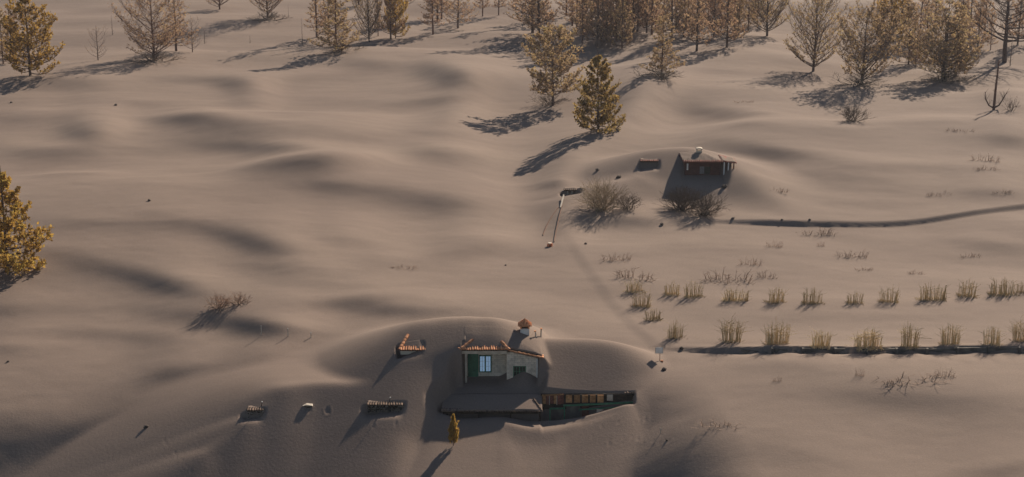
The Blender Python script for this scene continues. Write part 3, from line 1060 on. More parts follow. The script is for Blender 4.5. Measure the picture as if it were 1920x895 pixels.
# lamp posts / stubs over the hut walls
for (px_, py_, hh, lab) in ((728, 757, .42, 'thin leaning stick with a white tip above the stone wall'), (489, 762, .30, 'tiny white tipped stick above the small stone corner')):
    g = ground_at(px_, py_)
    r = thing('marker_stick', lab, 'stick', g)
    MB().tube([g - Vector((.02, 0, .3)), g + Vector((hh * .35, 0, hh))], .022, 6).build('stick', M_DARK, r)
    MB().tube([g + Vector((hh * .35, 0, hh)), g + Vector((hh * .37, 0, hh + .07))], .045, 8).build('tip', M_WHITE, r)

# dark vent hood in the slope
g = ground_at(577, 764)
v = thing('vent_hood', 'small black vent hood with pale rim poking out of the hut slope', 'vent', g)
MB().box(g.x - .32, g.x + .32, g.y - .02, g.y + .4, g.z - .4, g.z + .12).build('hood_body', M_DARK, v)
MB().prism([(g.x - .36, g.z + .123), (g.x + .36, g.z + .123), (g.x + .30, g.z + .17), (g.x - .1, g.z + .21)], g.y - .08, g.y + .45).build('hood_rim', M_PALEWOOD, v)


# ------------------------------------------------------------------ far house
def build_far_house():
    Y = FAR_Y
    h = thing('far_house', 'small dark red house with a pyramid roof half sunk in the far knoll', 'house', (pt(1315, 330, Y).x, Y, pt(1315, 330, Y).z))
    P = lambda px, py, y=Y: pt(px, py, y)
    x0, x1 = P(1284, 320).x, P(1350, 320).x
    ze, zb_ = P(1300, 303.5).z, P(1300, 336).z
    wx0, wx1, wz0, wz1 = P(1321, 315).x, P(1332, 315).x, P(1300, 326).z, P(1300, 312.5).z
    mb = MB()
    mb.box(x0, wx0, Y, Y + .25, zb_ - .5, ze).box(wx1, x1, Y, Y + .25, zb_ - .5, ze).box(wx0, wx1, Y, Y + .25, wz1, ze).box(wx0, wx1, Y, Y + .25, zb_ - .5, wz0)
    mb.box(x1 - .25, x1, Y + .25, Y + 3.6, zb_ - .5, ze).box(x0, x0 + .25, Y + .25, Y + 3.6, zb_ - .5, ze)
    mb.build('wall', M_REDWALL, h)
    w = MB().box(wx0, wx1, Y + .12, Y + .16, wz0, wz1).build('window', M_DGLASS, h)
    MB().box(wx0 - .03, wx1 + .03, Y - .05, Y - .003, wz0 - .06, wz0 - .003).build('sill', M_CONC, w)
    MB().box(P(1312, 315).x, wx0 - .04, Y - .06, Y - .003, wz0, wz1).build('shutter', mat_noise('grey_shutter', (.16, .15, .15), (.22, .21, .21), 5), h)
    # white jamb near the left corner
    jx = P(1289, 315).x
    MB().box(jx - .09, jx + .09, Y - .02, Y - .001 , P(1300, 319).z, P(1300, 307).z).build('door_jamb', M_WHITE, h)
    # pyramid roof, tiles along the front eave, ash on top
    ex0, ex1, ey0, ey1 = P(1280, 300).x, P(1354, 300).x, Y - .45, Y + 4.2
    zr = ze + .10
    ap = P(1311, 284.5, Y + 1.9)
    MB().box(ex0, ex1, ey0, ey1, ze + .002, ze + .08).build('roof', M_TILE_RED, h)
    N = 14
    vs_, fs_ = [], []
    for j in range(N + 1):
        for i in range(N + 1):
            u, v2 = i / N, j / N
            x, y = ex0 + .06 + (ex1 - ex0 - .12) * u, ey0 + .12 + (ey1 - ey0 - .2) * v2
            ax = 1 - abs((x - ap.x) / ((ex1 if x > ap.x else ex0) - ap.x))
            ay = 1 - abs((y - ap.y) / ((ey1 if y > ap.y else ey0) - ap.y))
            q = max(0, min(ax, ay))
            q = q - .12 * q * q * q
            vs_.append((x, y, zr + .03 + (ap.z - zr) * q * 1.1 + .015 * math.sin(7 * x + 3 * y)))
    for j in range(N):
        for i in range(N):
            a = j * (N + 1) + i
            fs_.append((a, a + 1, a + N + 2, a + N + 1))
    # skirt down to the deck
    n0 = len(vs_)
    ring = [i for i in range(N + 1)] + [j * (N + 1) + N for j in range(1, N + 1)] + [N * (N + 1) + i for i in range(N - 1, -1, -1)] + [j * (N + 1) for j in range(N - 1, 0, -1)]
    for r in ring:
        vs_.append((vs_[r][0], vs_[r][1], ze + .083))
    for k in range(len(ring)):
        k2 = (k + 1) % len(ring)
        fs_.append((ring[k], n0 + k, n0 + k2, ring[k2]))
    MB().add(vs_, fs_).build('ash_cover', M_ASH, h, smooth=False)
    eave_row(TILE_RED, ex0 + .1, ex1 - .1, ey0 - .08, ze + .06, ze + .06, .22, h, .3)
    # lean-to on the right with posts
    a0, a1 = P(1352, 301, Y + .4), P(1380, 304.5, Y + .4)
    MB().add([(a0.x, Y - .3, a0.z + .02), (a1.x, Y - .3, a1.z), (a1.x, Y + 2.2, a1.z + .05), (a0.x, Y + 2.6, a0.z + .10),
              (a0.x, Y - .3, a0.z + .12), (a1.x, Y - .3, a1.z + .10), (a1.x, Y + 2.2, a1.z + .15), (a0.x, Y + 2.6, a0.z + .20)],
             [(0, 3, 2, 1), (4, 5, 6, 7), (0, 1, 5, 4), (1, 2, 6, 5), (2, 3, 7, 6), (3, 0, 4, 7)]).build('lean_to_roof', M_TILE_RED, h)
    ash_sheet(lambda x, y: a0.z + .13 + (a1.z - a0.z - .01) * (x - a0.x) / (a1.x - a0.x) + .022 * (y - Y + .3) + .015 * math.sin(5 * x), a0.x + .05, a1.x - .08, Y - .2, Y + 2.1, 8, 8, h, thick=.02)
    for px_, yy in ((1358, Y - .15), (1366, Y - .15), (1376, Y - .15), (1374, Y + 1.8)):
        x = pt(px_, 305, yy).x
        zt_ = a0.z + (a1.z - a0.z) * (x - a0.x) / (a1.x - a0.x)
        MB().box(x - .06, x + .06, yy - .06, yy + .06, height(x, yy) - .3, zt_ + .01).build('post', M_WHITE if px_ < 1370 else M_RUST, h)
    # chimney: flat white cap on short piers
    c = Vector((P(1311, 281, Y + 1.9).x, Y + 1.9, ap.z))
    zt_ = pt(1311, 279.5, Y + 1.9).z
    ch = MB().box(c.x - .3, c.x + .3, c.y - .25, c.y + .25, ap.z - .4, zt_ - .16).build('chimney', M_CREAM, h)
    for sx_ in (-1, 1):
        MB().box(c.x + sx_ * .24 - .05, c.x + sx_ * .24 + .05, c.y - .2, c.y + .2, zt_ - .158, zt_ - .003).build('chimney_pier', M_CREAM, ch)
    MB().prism([(c.x - .38, zt_), (c.x + .38, zt_), (c.x + .32, zt_ + .09), (c.x + .12, zt_ + .15), (c.x - .12, zt_ + .15), (c.x - .32, zt_ + .09)], c.y - .36, c.y + .36).build('chimney_cap', M_CREAM, ch)
    return h


build_far_house()


def roof_fragment(c, half, label, red):
    h = thing('roof_corner', label, 'roof', (c.x, c.y, c.z - .4))
    z = c.z + .06
    MB().box(c.x - half, c.x + half, c.y + .25, c.y + .5, z - 1.3, z - .1).build('wall', M_REDWALL, h)
    MB().box(c.x - half - .05, c.x + half + .05, c.y - .15, c.y + .6, z - .098, z - .03).build('roof', M_DARK, h)
    eave_row(TILE_RED if red else TILE_OLD, c.x - half, c.x + half, c.y - .28, z - .02, z - .02, .21, h, .25)
    ash_sheet(lambda x, y: z + .06 + .30 * (y - c.y) - .25 * min(1, max(0, (y - c.y - .3) / .5)) + .02 * math.sin(4 * x), c.x - half, c.x + half, c.y - .1, c.y + .9, 14, 8, h, thick=.08)
    return h


fr_ = roof_fragment(FAR_B, .92, 'red tiled roof corner poking out of the knoll left of the far house', True)
sh_ = roof_fragment(SHED, .62, 'short pale tiled eave of a sunken shed beside the big dry bush', False)
for dx in (-.25, .2):
    MB().box(SHED.x + dx - .05, SHED.x + dx + .05, SHED.y - .1, SHED.y, SHED.z - 1.2, SHED.z - .06).build('post', M_PALEWOOD, sh_)
MB().box(SHED.x - .9, SHED.x + .9, SHED.y - .35, SHED.y - .2, SHED.z - 1.05, SHED.z - .93).build('beam', M_RUST, sh_)

# ------------------------------------------------------------------ terrace wall with piers
tw = thing('terrace_wall', 'low dark terrace wall with piers under the lower row of vine tufts', 'wall', (30, 118, -.4))
for a, b in zip(WALL_X[1:-1], WALL_X[2:]):
    ya, yb_ = float(wall_y_at(a)), float(wall_y_at(b))
    za, zb_ = height(a, ya + .3), height(b, yb_ + .3)
    zm = min(za, zb_, height((a + b) / 2, (ya + yb_) / 2 + .3)) - .06
    MB().add([(a, ya + .02, zm - 1.2), (b, yb_ + .02, zm - 1.2), (b, yb_ + .35, zm - 1.2), (a, ya + .35, zm - 1.2), (a, ya + .02, zm), (b, yb_ + .02, zm), (b, yb_ + .35, zm), (a, ya + .35, zm)],
             [(0, 3, 2, 1), (4, 5, 6, 7), (0, 1, 5, 4), (1, 2, 6, 5), (2, 3, 7, 6), (3, 0, 4, 7)]).build('wall_panel', M_CONC, tw)
for a in WALL_X[2:]:
    ya = float(wall_y_at(a))
    zz = height(a, ya + .35) - .03
    MB().box(a - .09, a + .09, ya - .12, ya + .34, zz - 1.2, zz).build('pier', M_CONC, tw)

# ------------------------------------------------------------------ sign, posts, barrel and other small things
g = ground_at(1237, 677)
sg = thing('sign', 'small white board on a thin post at the end of the long drift', 'sign', g)
MB().box(g.x - .02, g.x + .02, g.y - .02, g.y + .02, g.z - .3, g.z + .72).build('post', M_RUST, sg)
MB().box(g.x - .32, g.x + .20, g.y - .045, g.y - .022, g.z + .62, g.z + 1.06).build('board', M_WHITE, sg)
MB().box(g.x - .36, g.x + .24, g.y - .02, g.y + .0, g.z + .60, g.z + 1.08).build('board_frame', M_STEEL, sg)
MB().box(g.x + .06, g.x + .26, g.y - .1, g.y + .02, g.z - .05, g.z + .07).build('footing', M_TILE, sg)

ROCK_SPOTS = [(1245, 694, .22, 'dark round rock just below the white sign'), (280, 377, .24, 'lone dark rock on the open ash left of centre'),
              (217, 198, .30, 'dark rock on the ash below the brown spreading pine'), (21, 193, .22, 'small dark rock at the far left edge'),
              (15, 679, .14, 'tiny black rock at the lower left edge'), (274, 802, .22, 'dark rock with a pale edge at the lower left'), (948, 498, .12, 'tiny dark rock on the slope above the house'),
              (1098, 458, .18, 'pale stone standing right of the orange barrel'), (1374, 411, .22, 'stone at the left end of the upper bank'), (1466, 413, .16, 'second small stone along the upper bank'),
              (1518, 413, .18, 'third small stone along the upper bank'), (1241, 422, .26, 'dark slab at the tip of the small dune'), (1120, 320, .3, 'dark boulder left of the far roof corner'),
              (1160, 334, .34, 'brown boulder above the big dry bush'), (1278, 654, .2, 'dark stone left of the terrace wall'), (1358, 352, .4, 'rust brown lump below the lean-to posts'), (1250, 826, .12, 'little dark clod beside the pale broken stick')]
for i, (px_, py_, r, lab) in enumerate(ROCK_SPOTS):
    g = ground_at(px_, py_)
    o = link('rock', ROCKS[i % 4], None, (g.x, g.y, g.z + r * .25), (rs.uniform(-.3, .3), rs.uniform(-.3, .3), rs.uniform(0, 6)), (r * 1.1, r * .9, r))
    tag(o, lab, 'rock')

for (px_, py_, top, lab) in ((490, 628, 612, 'tallest pale post in the hollow left of the house'), (540, 631, 617, 'middle pale post of the three in the hollow'), (583, 633, 624, 'shortest pale post of the three nearest the house')):
    g = ground_at(px_, py_)
    hh = (py_ - top) / px_per_m(g.y) / .96
    r = thing('fence_post', lab, 'post', g, 'thin posts left of the house')
    MB().tube([g - Vector((0, 0, .3)), g + Vector((.01, 0, hh * .5)), g + Vector((.0, .01, hh))], .035, 6).build('shaft', M_PALEWOOD, r)
    MB().tube([g + Vector((0, .01, hh + .001)), g + Vector((0, .01, hh + .03))], .05, 6).build('cap', M_STEEL, r)

# orange barrel end and the railings that run up to the shed
g = ground_at(1031, 462)
b = thing('orange_barrel', 'small orange barrel half sunk at the foot of the railings', 'barrel', g)
MB().tube([g + Vector((0, 0, -.3)), g + Vector((0, 0, -.02)), g + Vector((0, 0, .12)), g + Vector((0, 0, .30))], [.26, .27, .28, .24], 12).build('drum', M_ORANGE, b)
MB().tube([g + Vector((0, 0, .302)), g + Vector((0, 0, .34))], [.20, .19], 12).build('lid', M_CREAM, b)
MB().box(g.x - .05, g.x + .05, g.y - .31, g.y - .285, g.z + .02, g.z + .22).build('slot', M_DARK, b)


def rail(pts, r, label, mat, up, posts):
    ps = [ground_at(*q) for q in pts]
    h = thing('railing', label, 'railing', ps[0], 'rusty railings below the shed')
    MB().tube([p + Vector((0, 0, up)) for p in ps], r, 6).build('rail', mat, h)
    for k in posts:
        p = ps[k]
        MB().tube([p - Vector((0, 0, .3)), p + Vector((0, 0, up))], r * 1.1, 6).build('post', mat, h)


rail([(1054, 388), (1050, 402), (1046, 420), (1042, 440), (1039, 455)], .035, 'thin rusty rail running down to the orange barrel', M_RUST, .14, (0, 2, 4))
rail([(1047, 390), (1036, 405), (1026, 422), (1018, 442)], .03, 'thin dark rail left of the one ending at the barrel', M_RUST, .08, (0, 2, 3))
g0, g1 = ground_at(1051, 390), ground_at(1057, 372)
pl = tag(MB().add([(0, 0, 0)], []).build('plank', M_PALEWOOD), 'pale plank leaning out of the ash below the shed', 'plank')
bpy.data.objects.remove(pl)
d_ = (g1 + Vector((0, 0, .35))) - g0
pl = MB().box(-.07, .07, 0, d_.length, -.03, .03).build('plank', M_PALEWOOD)
pl.location = g0 + Vector((0, 0, .03))
pl.rotation_euler = (math.atan2(d_.z, math.hypot(d_.x, d_.y)), 0, math.atan2(-d_.x, d_.y))
tag(pl, 'pale plank leaning out of the ash below the shed', 'plank')

g = ground_at(1240, 812)
st = MB().tube([g - Vector((.05, 0, .1)), g + Vector((-.06, 0, .18)), g + Vector((-.12, .02, .40))], .025, 6).tube([g + Vector((-.06, 0, .18)), g + Vector((.06, .05, .34))], .02, 5).build('broken_stick', M_PALEWOOD)
tag(st, 'pale broken stick standing alone at the lower right of the house', 'stick')


# ------------------------------------------------------------------ vegetation
def leaf_mat(name, cols, transl=.5):
    m, nt, b = new_mat(name)
    tc = nt.nodes.new('ShaderNodeTexCoord')
    nz = nt.nodes.new('ShaderNodeTexNoise')
    nz.inputs['Scale'].default_value = .55
    nz.inputs['Detail'].default_value = 3
    nt.links.new(tc.outputs['Object'], nz.inputs['Vector'])
    wn_ = nt.nodes.new('ShaderNodeTexWhiteNoise')
    sn = nt.nodes.new('ShaderNodeVectorMath')
    sn.operation = 'SNAP'
    sn.inputs[1].default_value = (.35, .35, .35)
    nt.links.new(tc.outputs['Object'], sn.inputs[0])
    nt.links.new(sn.outputs[0], wn_.inputs['Vector'])
    mx = nt.nodes.new('ShaderNodeMath')
    mx.operation = 'MULTIPLY_ADD'
    mx.inputs[1].default_value = .45
    nt.links.new(wn_.outputs['Value'], mx.inputs[0])
    sb_ = nt.nodes.new('ShaderNodeMath')
    sb_.operation = 'SUBTRACT'
    sb_.inputs[1].default_value = .22
    nt.links.new(nz.outputs[0], sb_.inputs[0])
    oi = nt.nodes.new('ShaderNodeObjectInfo')
    rr = nt.nodes.new('ShaderNodeMath')
    rr.operation = 'MULTIPLY_ADD'
    rr.inputs[1].default_value = .16
    nt.links.new(oi.outputs['Random'], rr.inputs[0])
    nt.links.new(sb_.outputs[0], rr.inputs[2])
    nt.links.new(rr.outputs[0], mx.inputs[2])
    rp = nt.nodes.new('ShaderNodeValToRGB')
    els = rp.color_ramp.elements
    els[0].position, els[1].position = .25, .85
    els[0].color, els[1].color = (*cols[0], 1), (*cols[-1], 1)
    for i, c in enumerate(cols[1:-1]):
        e = els.new(.25 + .6 * (i + 1) / (len(cols) - 1))
        e.color = (*c, 1)
    nt.links.new(mx.outputs[0], rp.inputs[0])
    nt.links.new(rp.outputs[0], b.inputs['Base Color'])
    b.inputs['Roughness'].default_value = .7
    b.inputs['Specular IOR Level'].default_value = .15
    tr = nt.nodes.new('ShaderNodeBsdfTranslucent')
    nt.links.new(rp.outputs[0], tr.inputs[0])
    ms = nt.nodes.new('ShaderNodeMixShader')
    ms.inputs[0].default_value = transl
    nt.links.new(b.outputs[0], ms.inputs[1])
    nt.links.new(tr.outputs[0], ms.inputs[2])
    nt.links.new(ms.outputs[0], nt.nodes['Material Output'].inputs[0])
    return m


M_BARK = mat_noise('pine_bark', (0.085, 0.056, 0.046), (0.16, 0.11, 0.09), 6, .95, .4, 20, rand=.2)
M_BARK_RED = mat_noise('scorched_bark', (0.11, 0.062, 0.048), (0.20, 0.118, 0.09), 6, .95, .4, 20, rand=.2)
M_STEM = mat_noise('dry_vine_stem', (0.38, 0.285, 0.16), (0.62, 0.49, 0.29), 9, .9, .2, 20, rand=.2)
M_STEM_DK = mat_noise('dry_twig', (0.10, 0.075, 0.055), (0.20, 0.15, 0.115), 9, .9, .2, 20, rand=.2)
M_STEM_PALE = mat_noise('pale_twig', (0.22, 0.165, 0.105), (0.40, 0.31, 0.21), 9, .9, .2, 20, rand=.2)
M_STEM_RED = mat_noise('red_twig', (0.27, 0.175, 0.125), (0.42, 0.30, 0.22), 9, .9, .2, 20, rand=.2)
L_GOLD = leaf_mat('golden_needles', [(0.13, 0.085, 0.035), (0.33, 0.195, 0.05), (0.50, 0.31, 0.07), (0.44, 0.315, 0.08)])
L_DUSK = leaf_mat('dull_gold_needles', [(0.12, 0.085, 0.04), (0.26, 0.175, 0.065), (0.38, 0.255, 0.09), (0.34, 0.26, 0.085)])
L_OLIVE = leaf_mat('olive_needles', [(0.20, 0.135, 0.09), (0.31, 0.215, 0.13), (0.43, 0.30, 0.165), (0.41, 0.315, 0.145)])
L_BROWN = leaf_mat('brown_needles', [(0.24, 0.15, 0.105), (0.34, 0.22, 0.15), (0.44, 0.29, 0.18), (0.46, 0.33, 0.18)])


def pine_meshes(seed, shape, h=10.0, R=3.6, start=.10, limbs=44, e0=28, e1=62, twigs=8, tufts=2, tuft=.30, fill=1.0, trunk_r=.17, side_bias=0.0, wood=M_BARK, leaf=L_BROWN, stems=1, subs=2, bias=1.15, vary=8):
    """trunk with radiating limbs and twigs, and the needle tufts that are left on them"""
    r = random.Random(seed)
    W, N = MB(), MB()

    def env(t):
        if shape == 'oval':
            return R * (math.sin(math.pi * min(1, max(0, .12 + t * .88)) ** .85) ** .75)
        if shape == 'cone':
            return R * min(1, (1 - t) * 1.35 + .04) * min(1, .55 + t * 4)
        if shape == 'egg':
            return R * (1 - t) ** .62 * min(1, .62 + 2.0 * t) * (1 + .12 * math.sin(17 * t + seed))
        if shape == 'dome':
            return R * (max(0, 1 - ((t - .55) / .48) ** 2) ** .5 if t > .12 else .55)
        return R * (1 - .75 * t) * (.75 + .25 * math.sin(9 * t))          # slim

    def tuft_at(p, d):
        k = 3
        for _ in range(k):
            a = Vector((r.gauss(0, 1), r.gauss(0, 1), r.gauss(0, 1) + .4)) * .55 + d
            if a.length < 1e-3:
                continue
            a.normalize()
            L = tuft * r.uniform(.6, 1.3)
            s = a.cross(Vector((r.gauss(0, 1), r.gauss(0, 1), r.gauss(0, 1))))
            if s.length < 1e-3:
                continue
            s.normalize()
            s *= L * .26
            N.add([p - s * .5, p + a * L * .55 - s, p + a * L, p + a * L * .55 + s], [(0, 1, 2, 3)])

    for st in range(stems):
        ox, oy = (0, 0) if st == 0 else (r.uniform(-.5, .5), r.uniform(-.3, .3))
        hh = h * (1 if st == 0 else r.uniform(.75, .95))
        bend = (r.uniform(-.02, .02), r.uniform(-.02, .02))
        tp = []
        for i in range(9):
            t = i / 8
            tp.append(Vector((ox + bend[0] * hh * t + r.gauss(0, .02) * (i > 0), oy + bend[1] * hh * t, -.8 + (hh + .8) * t)))
        W.tube(tp, [trunk_r * (1 - .9 * i / 8) + .012 for i in range(9)], 7)
        nl = int(limbs / (1 if stems == 1 else stems * .8))
        for i in range(nl):
            t = start + (0.97 - start) * ((i + r.random()) / nl) ** bias
            z0 = hh * t
            az = i * 2.399963 + r.uniform(-.5, .5)
            # the limb climbs: it leaves low and reaches the crown's outline higher up
            va = r.uniform(-vary, vary)
            ea, eb = math.radians(e0 + 22 * t + va), math.radians(e1 + 12 * t + va + r.uniform(-6, 6))
            reach = env(min(1, t + .10)) * r.uniform(.62, 1.14)
            reach *= 1 + side_bias * math.cos(az) * (1 - t)
            if reach < .12:
                continue
            p = Vector((ox + bend[0] * hh * t, oy + bend[1] * hh * t, z0))
            n = 6
            path, dirs = [p.copy()], []
            rad = 0.0
            for k in range(n):
                e = ea + (eb - ea) * (k / (n - 1)) ** 1.2
                aw = az + r.uniform(-.12, .12)
                d = Vector((math.cos(aw) * math.cos(e), math.sin(aw) * math.cos(e), math.sin(e)))
                p = p + d * (reach / n / max(.45, math.cos((ea + eb) / 2)))
                path.append(p.copy())
                dirs.append(d)
            lr = trunk_r * .40 * (1 - .65 * t) * (reach / R) ** .5
            W.tube(path, [max(.014, lr * (1 - .85 * k / n)) for k in range(n + 1)], 4, False)
            L = reach / max(.45, math.cos((ea + eb) / 2))
            nt_ = max(2, int(twigs * (.35 + .65 * reach / R)))
            for q in range(nt_):
                f = .22 + .78 * (q + r.random()) / nt_
                k = min(n - 1, int(f * n))
                a = path[k].lerp(path[k + 1], f * n - k)
                d0 = dirs[k]
                side = d0.cross(Vector((0, 0, 1)))
                side.normalize()
                sg_ = 1 if (q + i) % 2 else -1
                d = (d0 * .8 + side * sg_ * r.uniform(.35, .95) + Vector((0, 0, r.uniform(-.05, .55)))).normalized()
                Lt = L * r.uniform(.16, .34) * (1.15 - .6 * f) + .12
                m_1 = a + d * Lt * .5 + Vector((0, 0, Lt * .04))
                b_1 = a + d * Lt + Vector((0, 0, Lt * .16))
                W.tube([a, m_1, b_1], [max(.011, lr * .35), .012, .008], 3, False)
                for s_ in range(subs):
                    g_ = r.uniform(.3, 1)
                    a2 = a.lerp(b_1, g_)
                    d2 = (d + Vector((r.gauss(0, .55), r.gauss(0, .55), r.gauss(.25, .35)))).normalized()
                    b2 = a2 + d2 * Lt * r.uniform(.35, .6)
                    W.tube([a2, b2], [.010, .006], 3, False)
                    if r.random() < fill:
                        tuft_at(b2, d2 * .6)
                for s_ in range(tufts):
                    if r.random() < fill:
                        tuft_at(a.lerp(b_1, r.uniform(.35, 1.05)), d * .6)
    return W.mesh('trunk', wood), (N.mesh('crown', leaf) if N.f else None)


KINDS_ = {
    # spreading bare crowns that keep only thin brown needles
    'spread0': pine_meshes(101, 'oval', R=4.4, start=.05, limbs=62, e0=16, e1=46, twigs=13, tufts=1, fill=0.60, tuft=.24, wood=M_BARK_RED, leaf=L_BROWN, subs=3, bias=1.5, vary=14),
    'spread1': pine_meshes(102, 'oval', R=4.2, start=.05, limbs=60, e0=30, e1=60, twigs=13, tufts=1, fill=0.62, tuft=.24, leaf=L_OLIVE, subs=3, bias=1.7, vary=18),
    'spread2': pine_meshes(103, 'oval', R=4.2, start=.04, limbs=62, e0=28, e1=58, twigs=13, tufts=2, fill=0.70, tuft=.27, leaf=L_OLIVE, side_bias=.2, subs=3, bias=1.6, vary=18),
    # full golden crowns
    'gold0': pine_meshes(111, 'egg', R=4.2, start=.0, limbs=64, e0=-12, e1=36, twigs=11, tufts=4, fill=.95, tuft=.34, leaf=L_GOLD, subs=3),
    'gold1': pine_meshes(112, 'oval', R=3.5, start=.03, limbs=62, e0=-4, e1=40, twigs=11, tufts=3, fill=.85, tuft=.32, leaf=L_GOLD, side_bias=.2, subs=3),
    'gold2': pine_meshes(113, 'egg', R=4.0, start=.0, limbs=66, e0=-14, e1=40, twigs=11, tufts=4, fill=.95, tuft=.34, leaf=L_DUSK, subs=3),
    'dome': pine_meshes(114, 'dome', R=4.0, start=.12, limbs=54, e0=-4, e1=42, twigs=11, tufts=4, fill=.85, tuft=.32, leaf=L_OLIVE, subs=3, trunk_r=.2),
    # slim forest pines
    'slim0': pine_meshes(121, 'slim', R=3.0, start=.12, limbs=60, e0=-4, e1=30, twigs=9, tufts=2, fill=0.42, tuft=.24, leaf=L_BROWN, wood=M_BARK_RED, trunk_r=.15, subs=3, vary=14),
    'slim1': pine_meshes(122, 'slim', R=3.3, start=.08, limbs=62, e0=2, e1=36, twigs=9, tufts=2, fill=0.45, tuft=.24, leaf=L_BROWN, wood=M_BARK, trunk_r=.15, subs=3, vary=14),
    'slim2': pine_meshes(123, 'slim', R=3.0, start=.08, limbs=62, e0=4, e1=40, twigs=9, tufts=2, fill=0.50, tuft=.26, leaf=L_BROWN, wood=M_BARK, trunk_r=.14, stems=2, subs=3),
    'slim3': pine_meshes(124, 'slim', R=3.4, start=.03, limbs=64, e0=0, e1=38, twigs=10, tufts=2, fill=0.70, tuft=.27, leaf=L_OLIVE, wood=M_BARK_RED, trunk_r=.14, side_bias=.25, subs=3),
    'cluster': pine_meshes(125, 'oval', R=3.8, start=.05, limbs=84, e0=6, e1=44, twigs=10, tufts=2, fill=0.65, tuft=.26, leaf=L_OLIVE, wood=M_BARK, trunk_r=.15, stems=3, subs=3),
    # bare
    'bare': pine_meshes(131, 'oval', R=4.8, start=.20, limbs=44, e0=4, e1=46, twigs=12, tufts=0, fill=.15, tuft=.2, leaf=L_BROWN, trunk_r=.26, subs=3, vary=16),
    'sapling': pine_meshes(132, 'oval', R=3.6, start=.06, limbs=26, e0=12, e1=56, twigs=7, tufts=0, fill=.25, tuft=.22, leaf=L_BROWN, trunk_r=.16, subs=2),
    'thin': pine_meshes(133, 'slim', R=1.5, start=.03, limbs=20, e0=10, e1=50, twigs=4, tufts=0, fill=.2, tuft=.2, leaf=L_BROWN, trunk_r=.14, subs=1),
}
rv = random.Random(77)
ORD = ['first', 'second', 'third', 'fourth', 'fifth', 'sixth', 'seventh', 'eighth', 'ninth', 'tenth', 'eleventh', 'twelfth', 'thirteenth', 'fourteenth', 'fifteenth', 'sixteenth', 'seventeenth', 'eighteenth', 'nineteenth', 'twentieth', 'twenty-first', 'twenty-second', 'twenty-third', 'twenty-fourth', 'twenty-fifth']


def tree(kind, px_, py_, top, label, group='scorched pines on the ash slope', wide=1.0, name='pine_tree'):
    g = ground_at(px_, py_)
    hm = (py_ - top) / (px_per_m(g.y, g.z) * .965)
    s = hm / 10.0
    root = bpy.data.objects.new(name, None)
    COL.objects.link(root)
    root.location = g
    root.rotation_euler = (0, 0, rv.uniform(0, 6.283) if 'gold' not in kind and kind != 'spread2' else rv.uniform(-.5, .5))
    root.scale = (s * wide, s * wide, s)
    tag(root, label, 'tree', group)
    w, n = KINDS_[kind]
    link('trunk', w, root)
    if n is not None:
        link('crown', n, root)
    return root


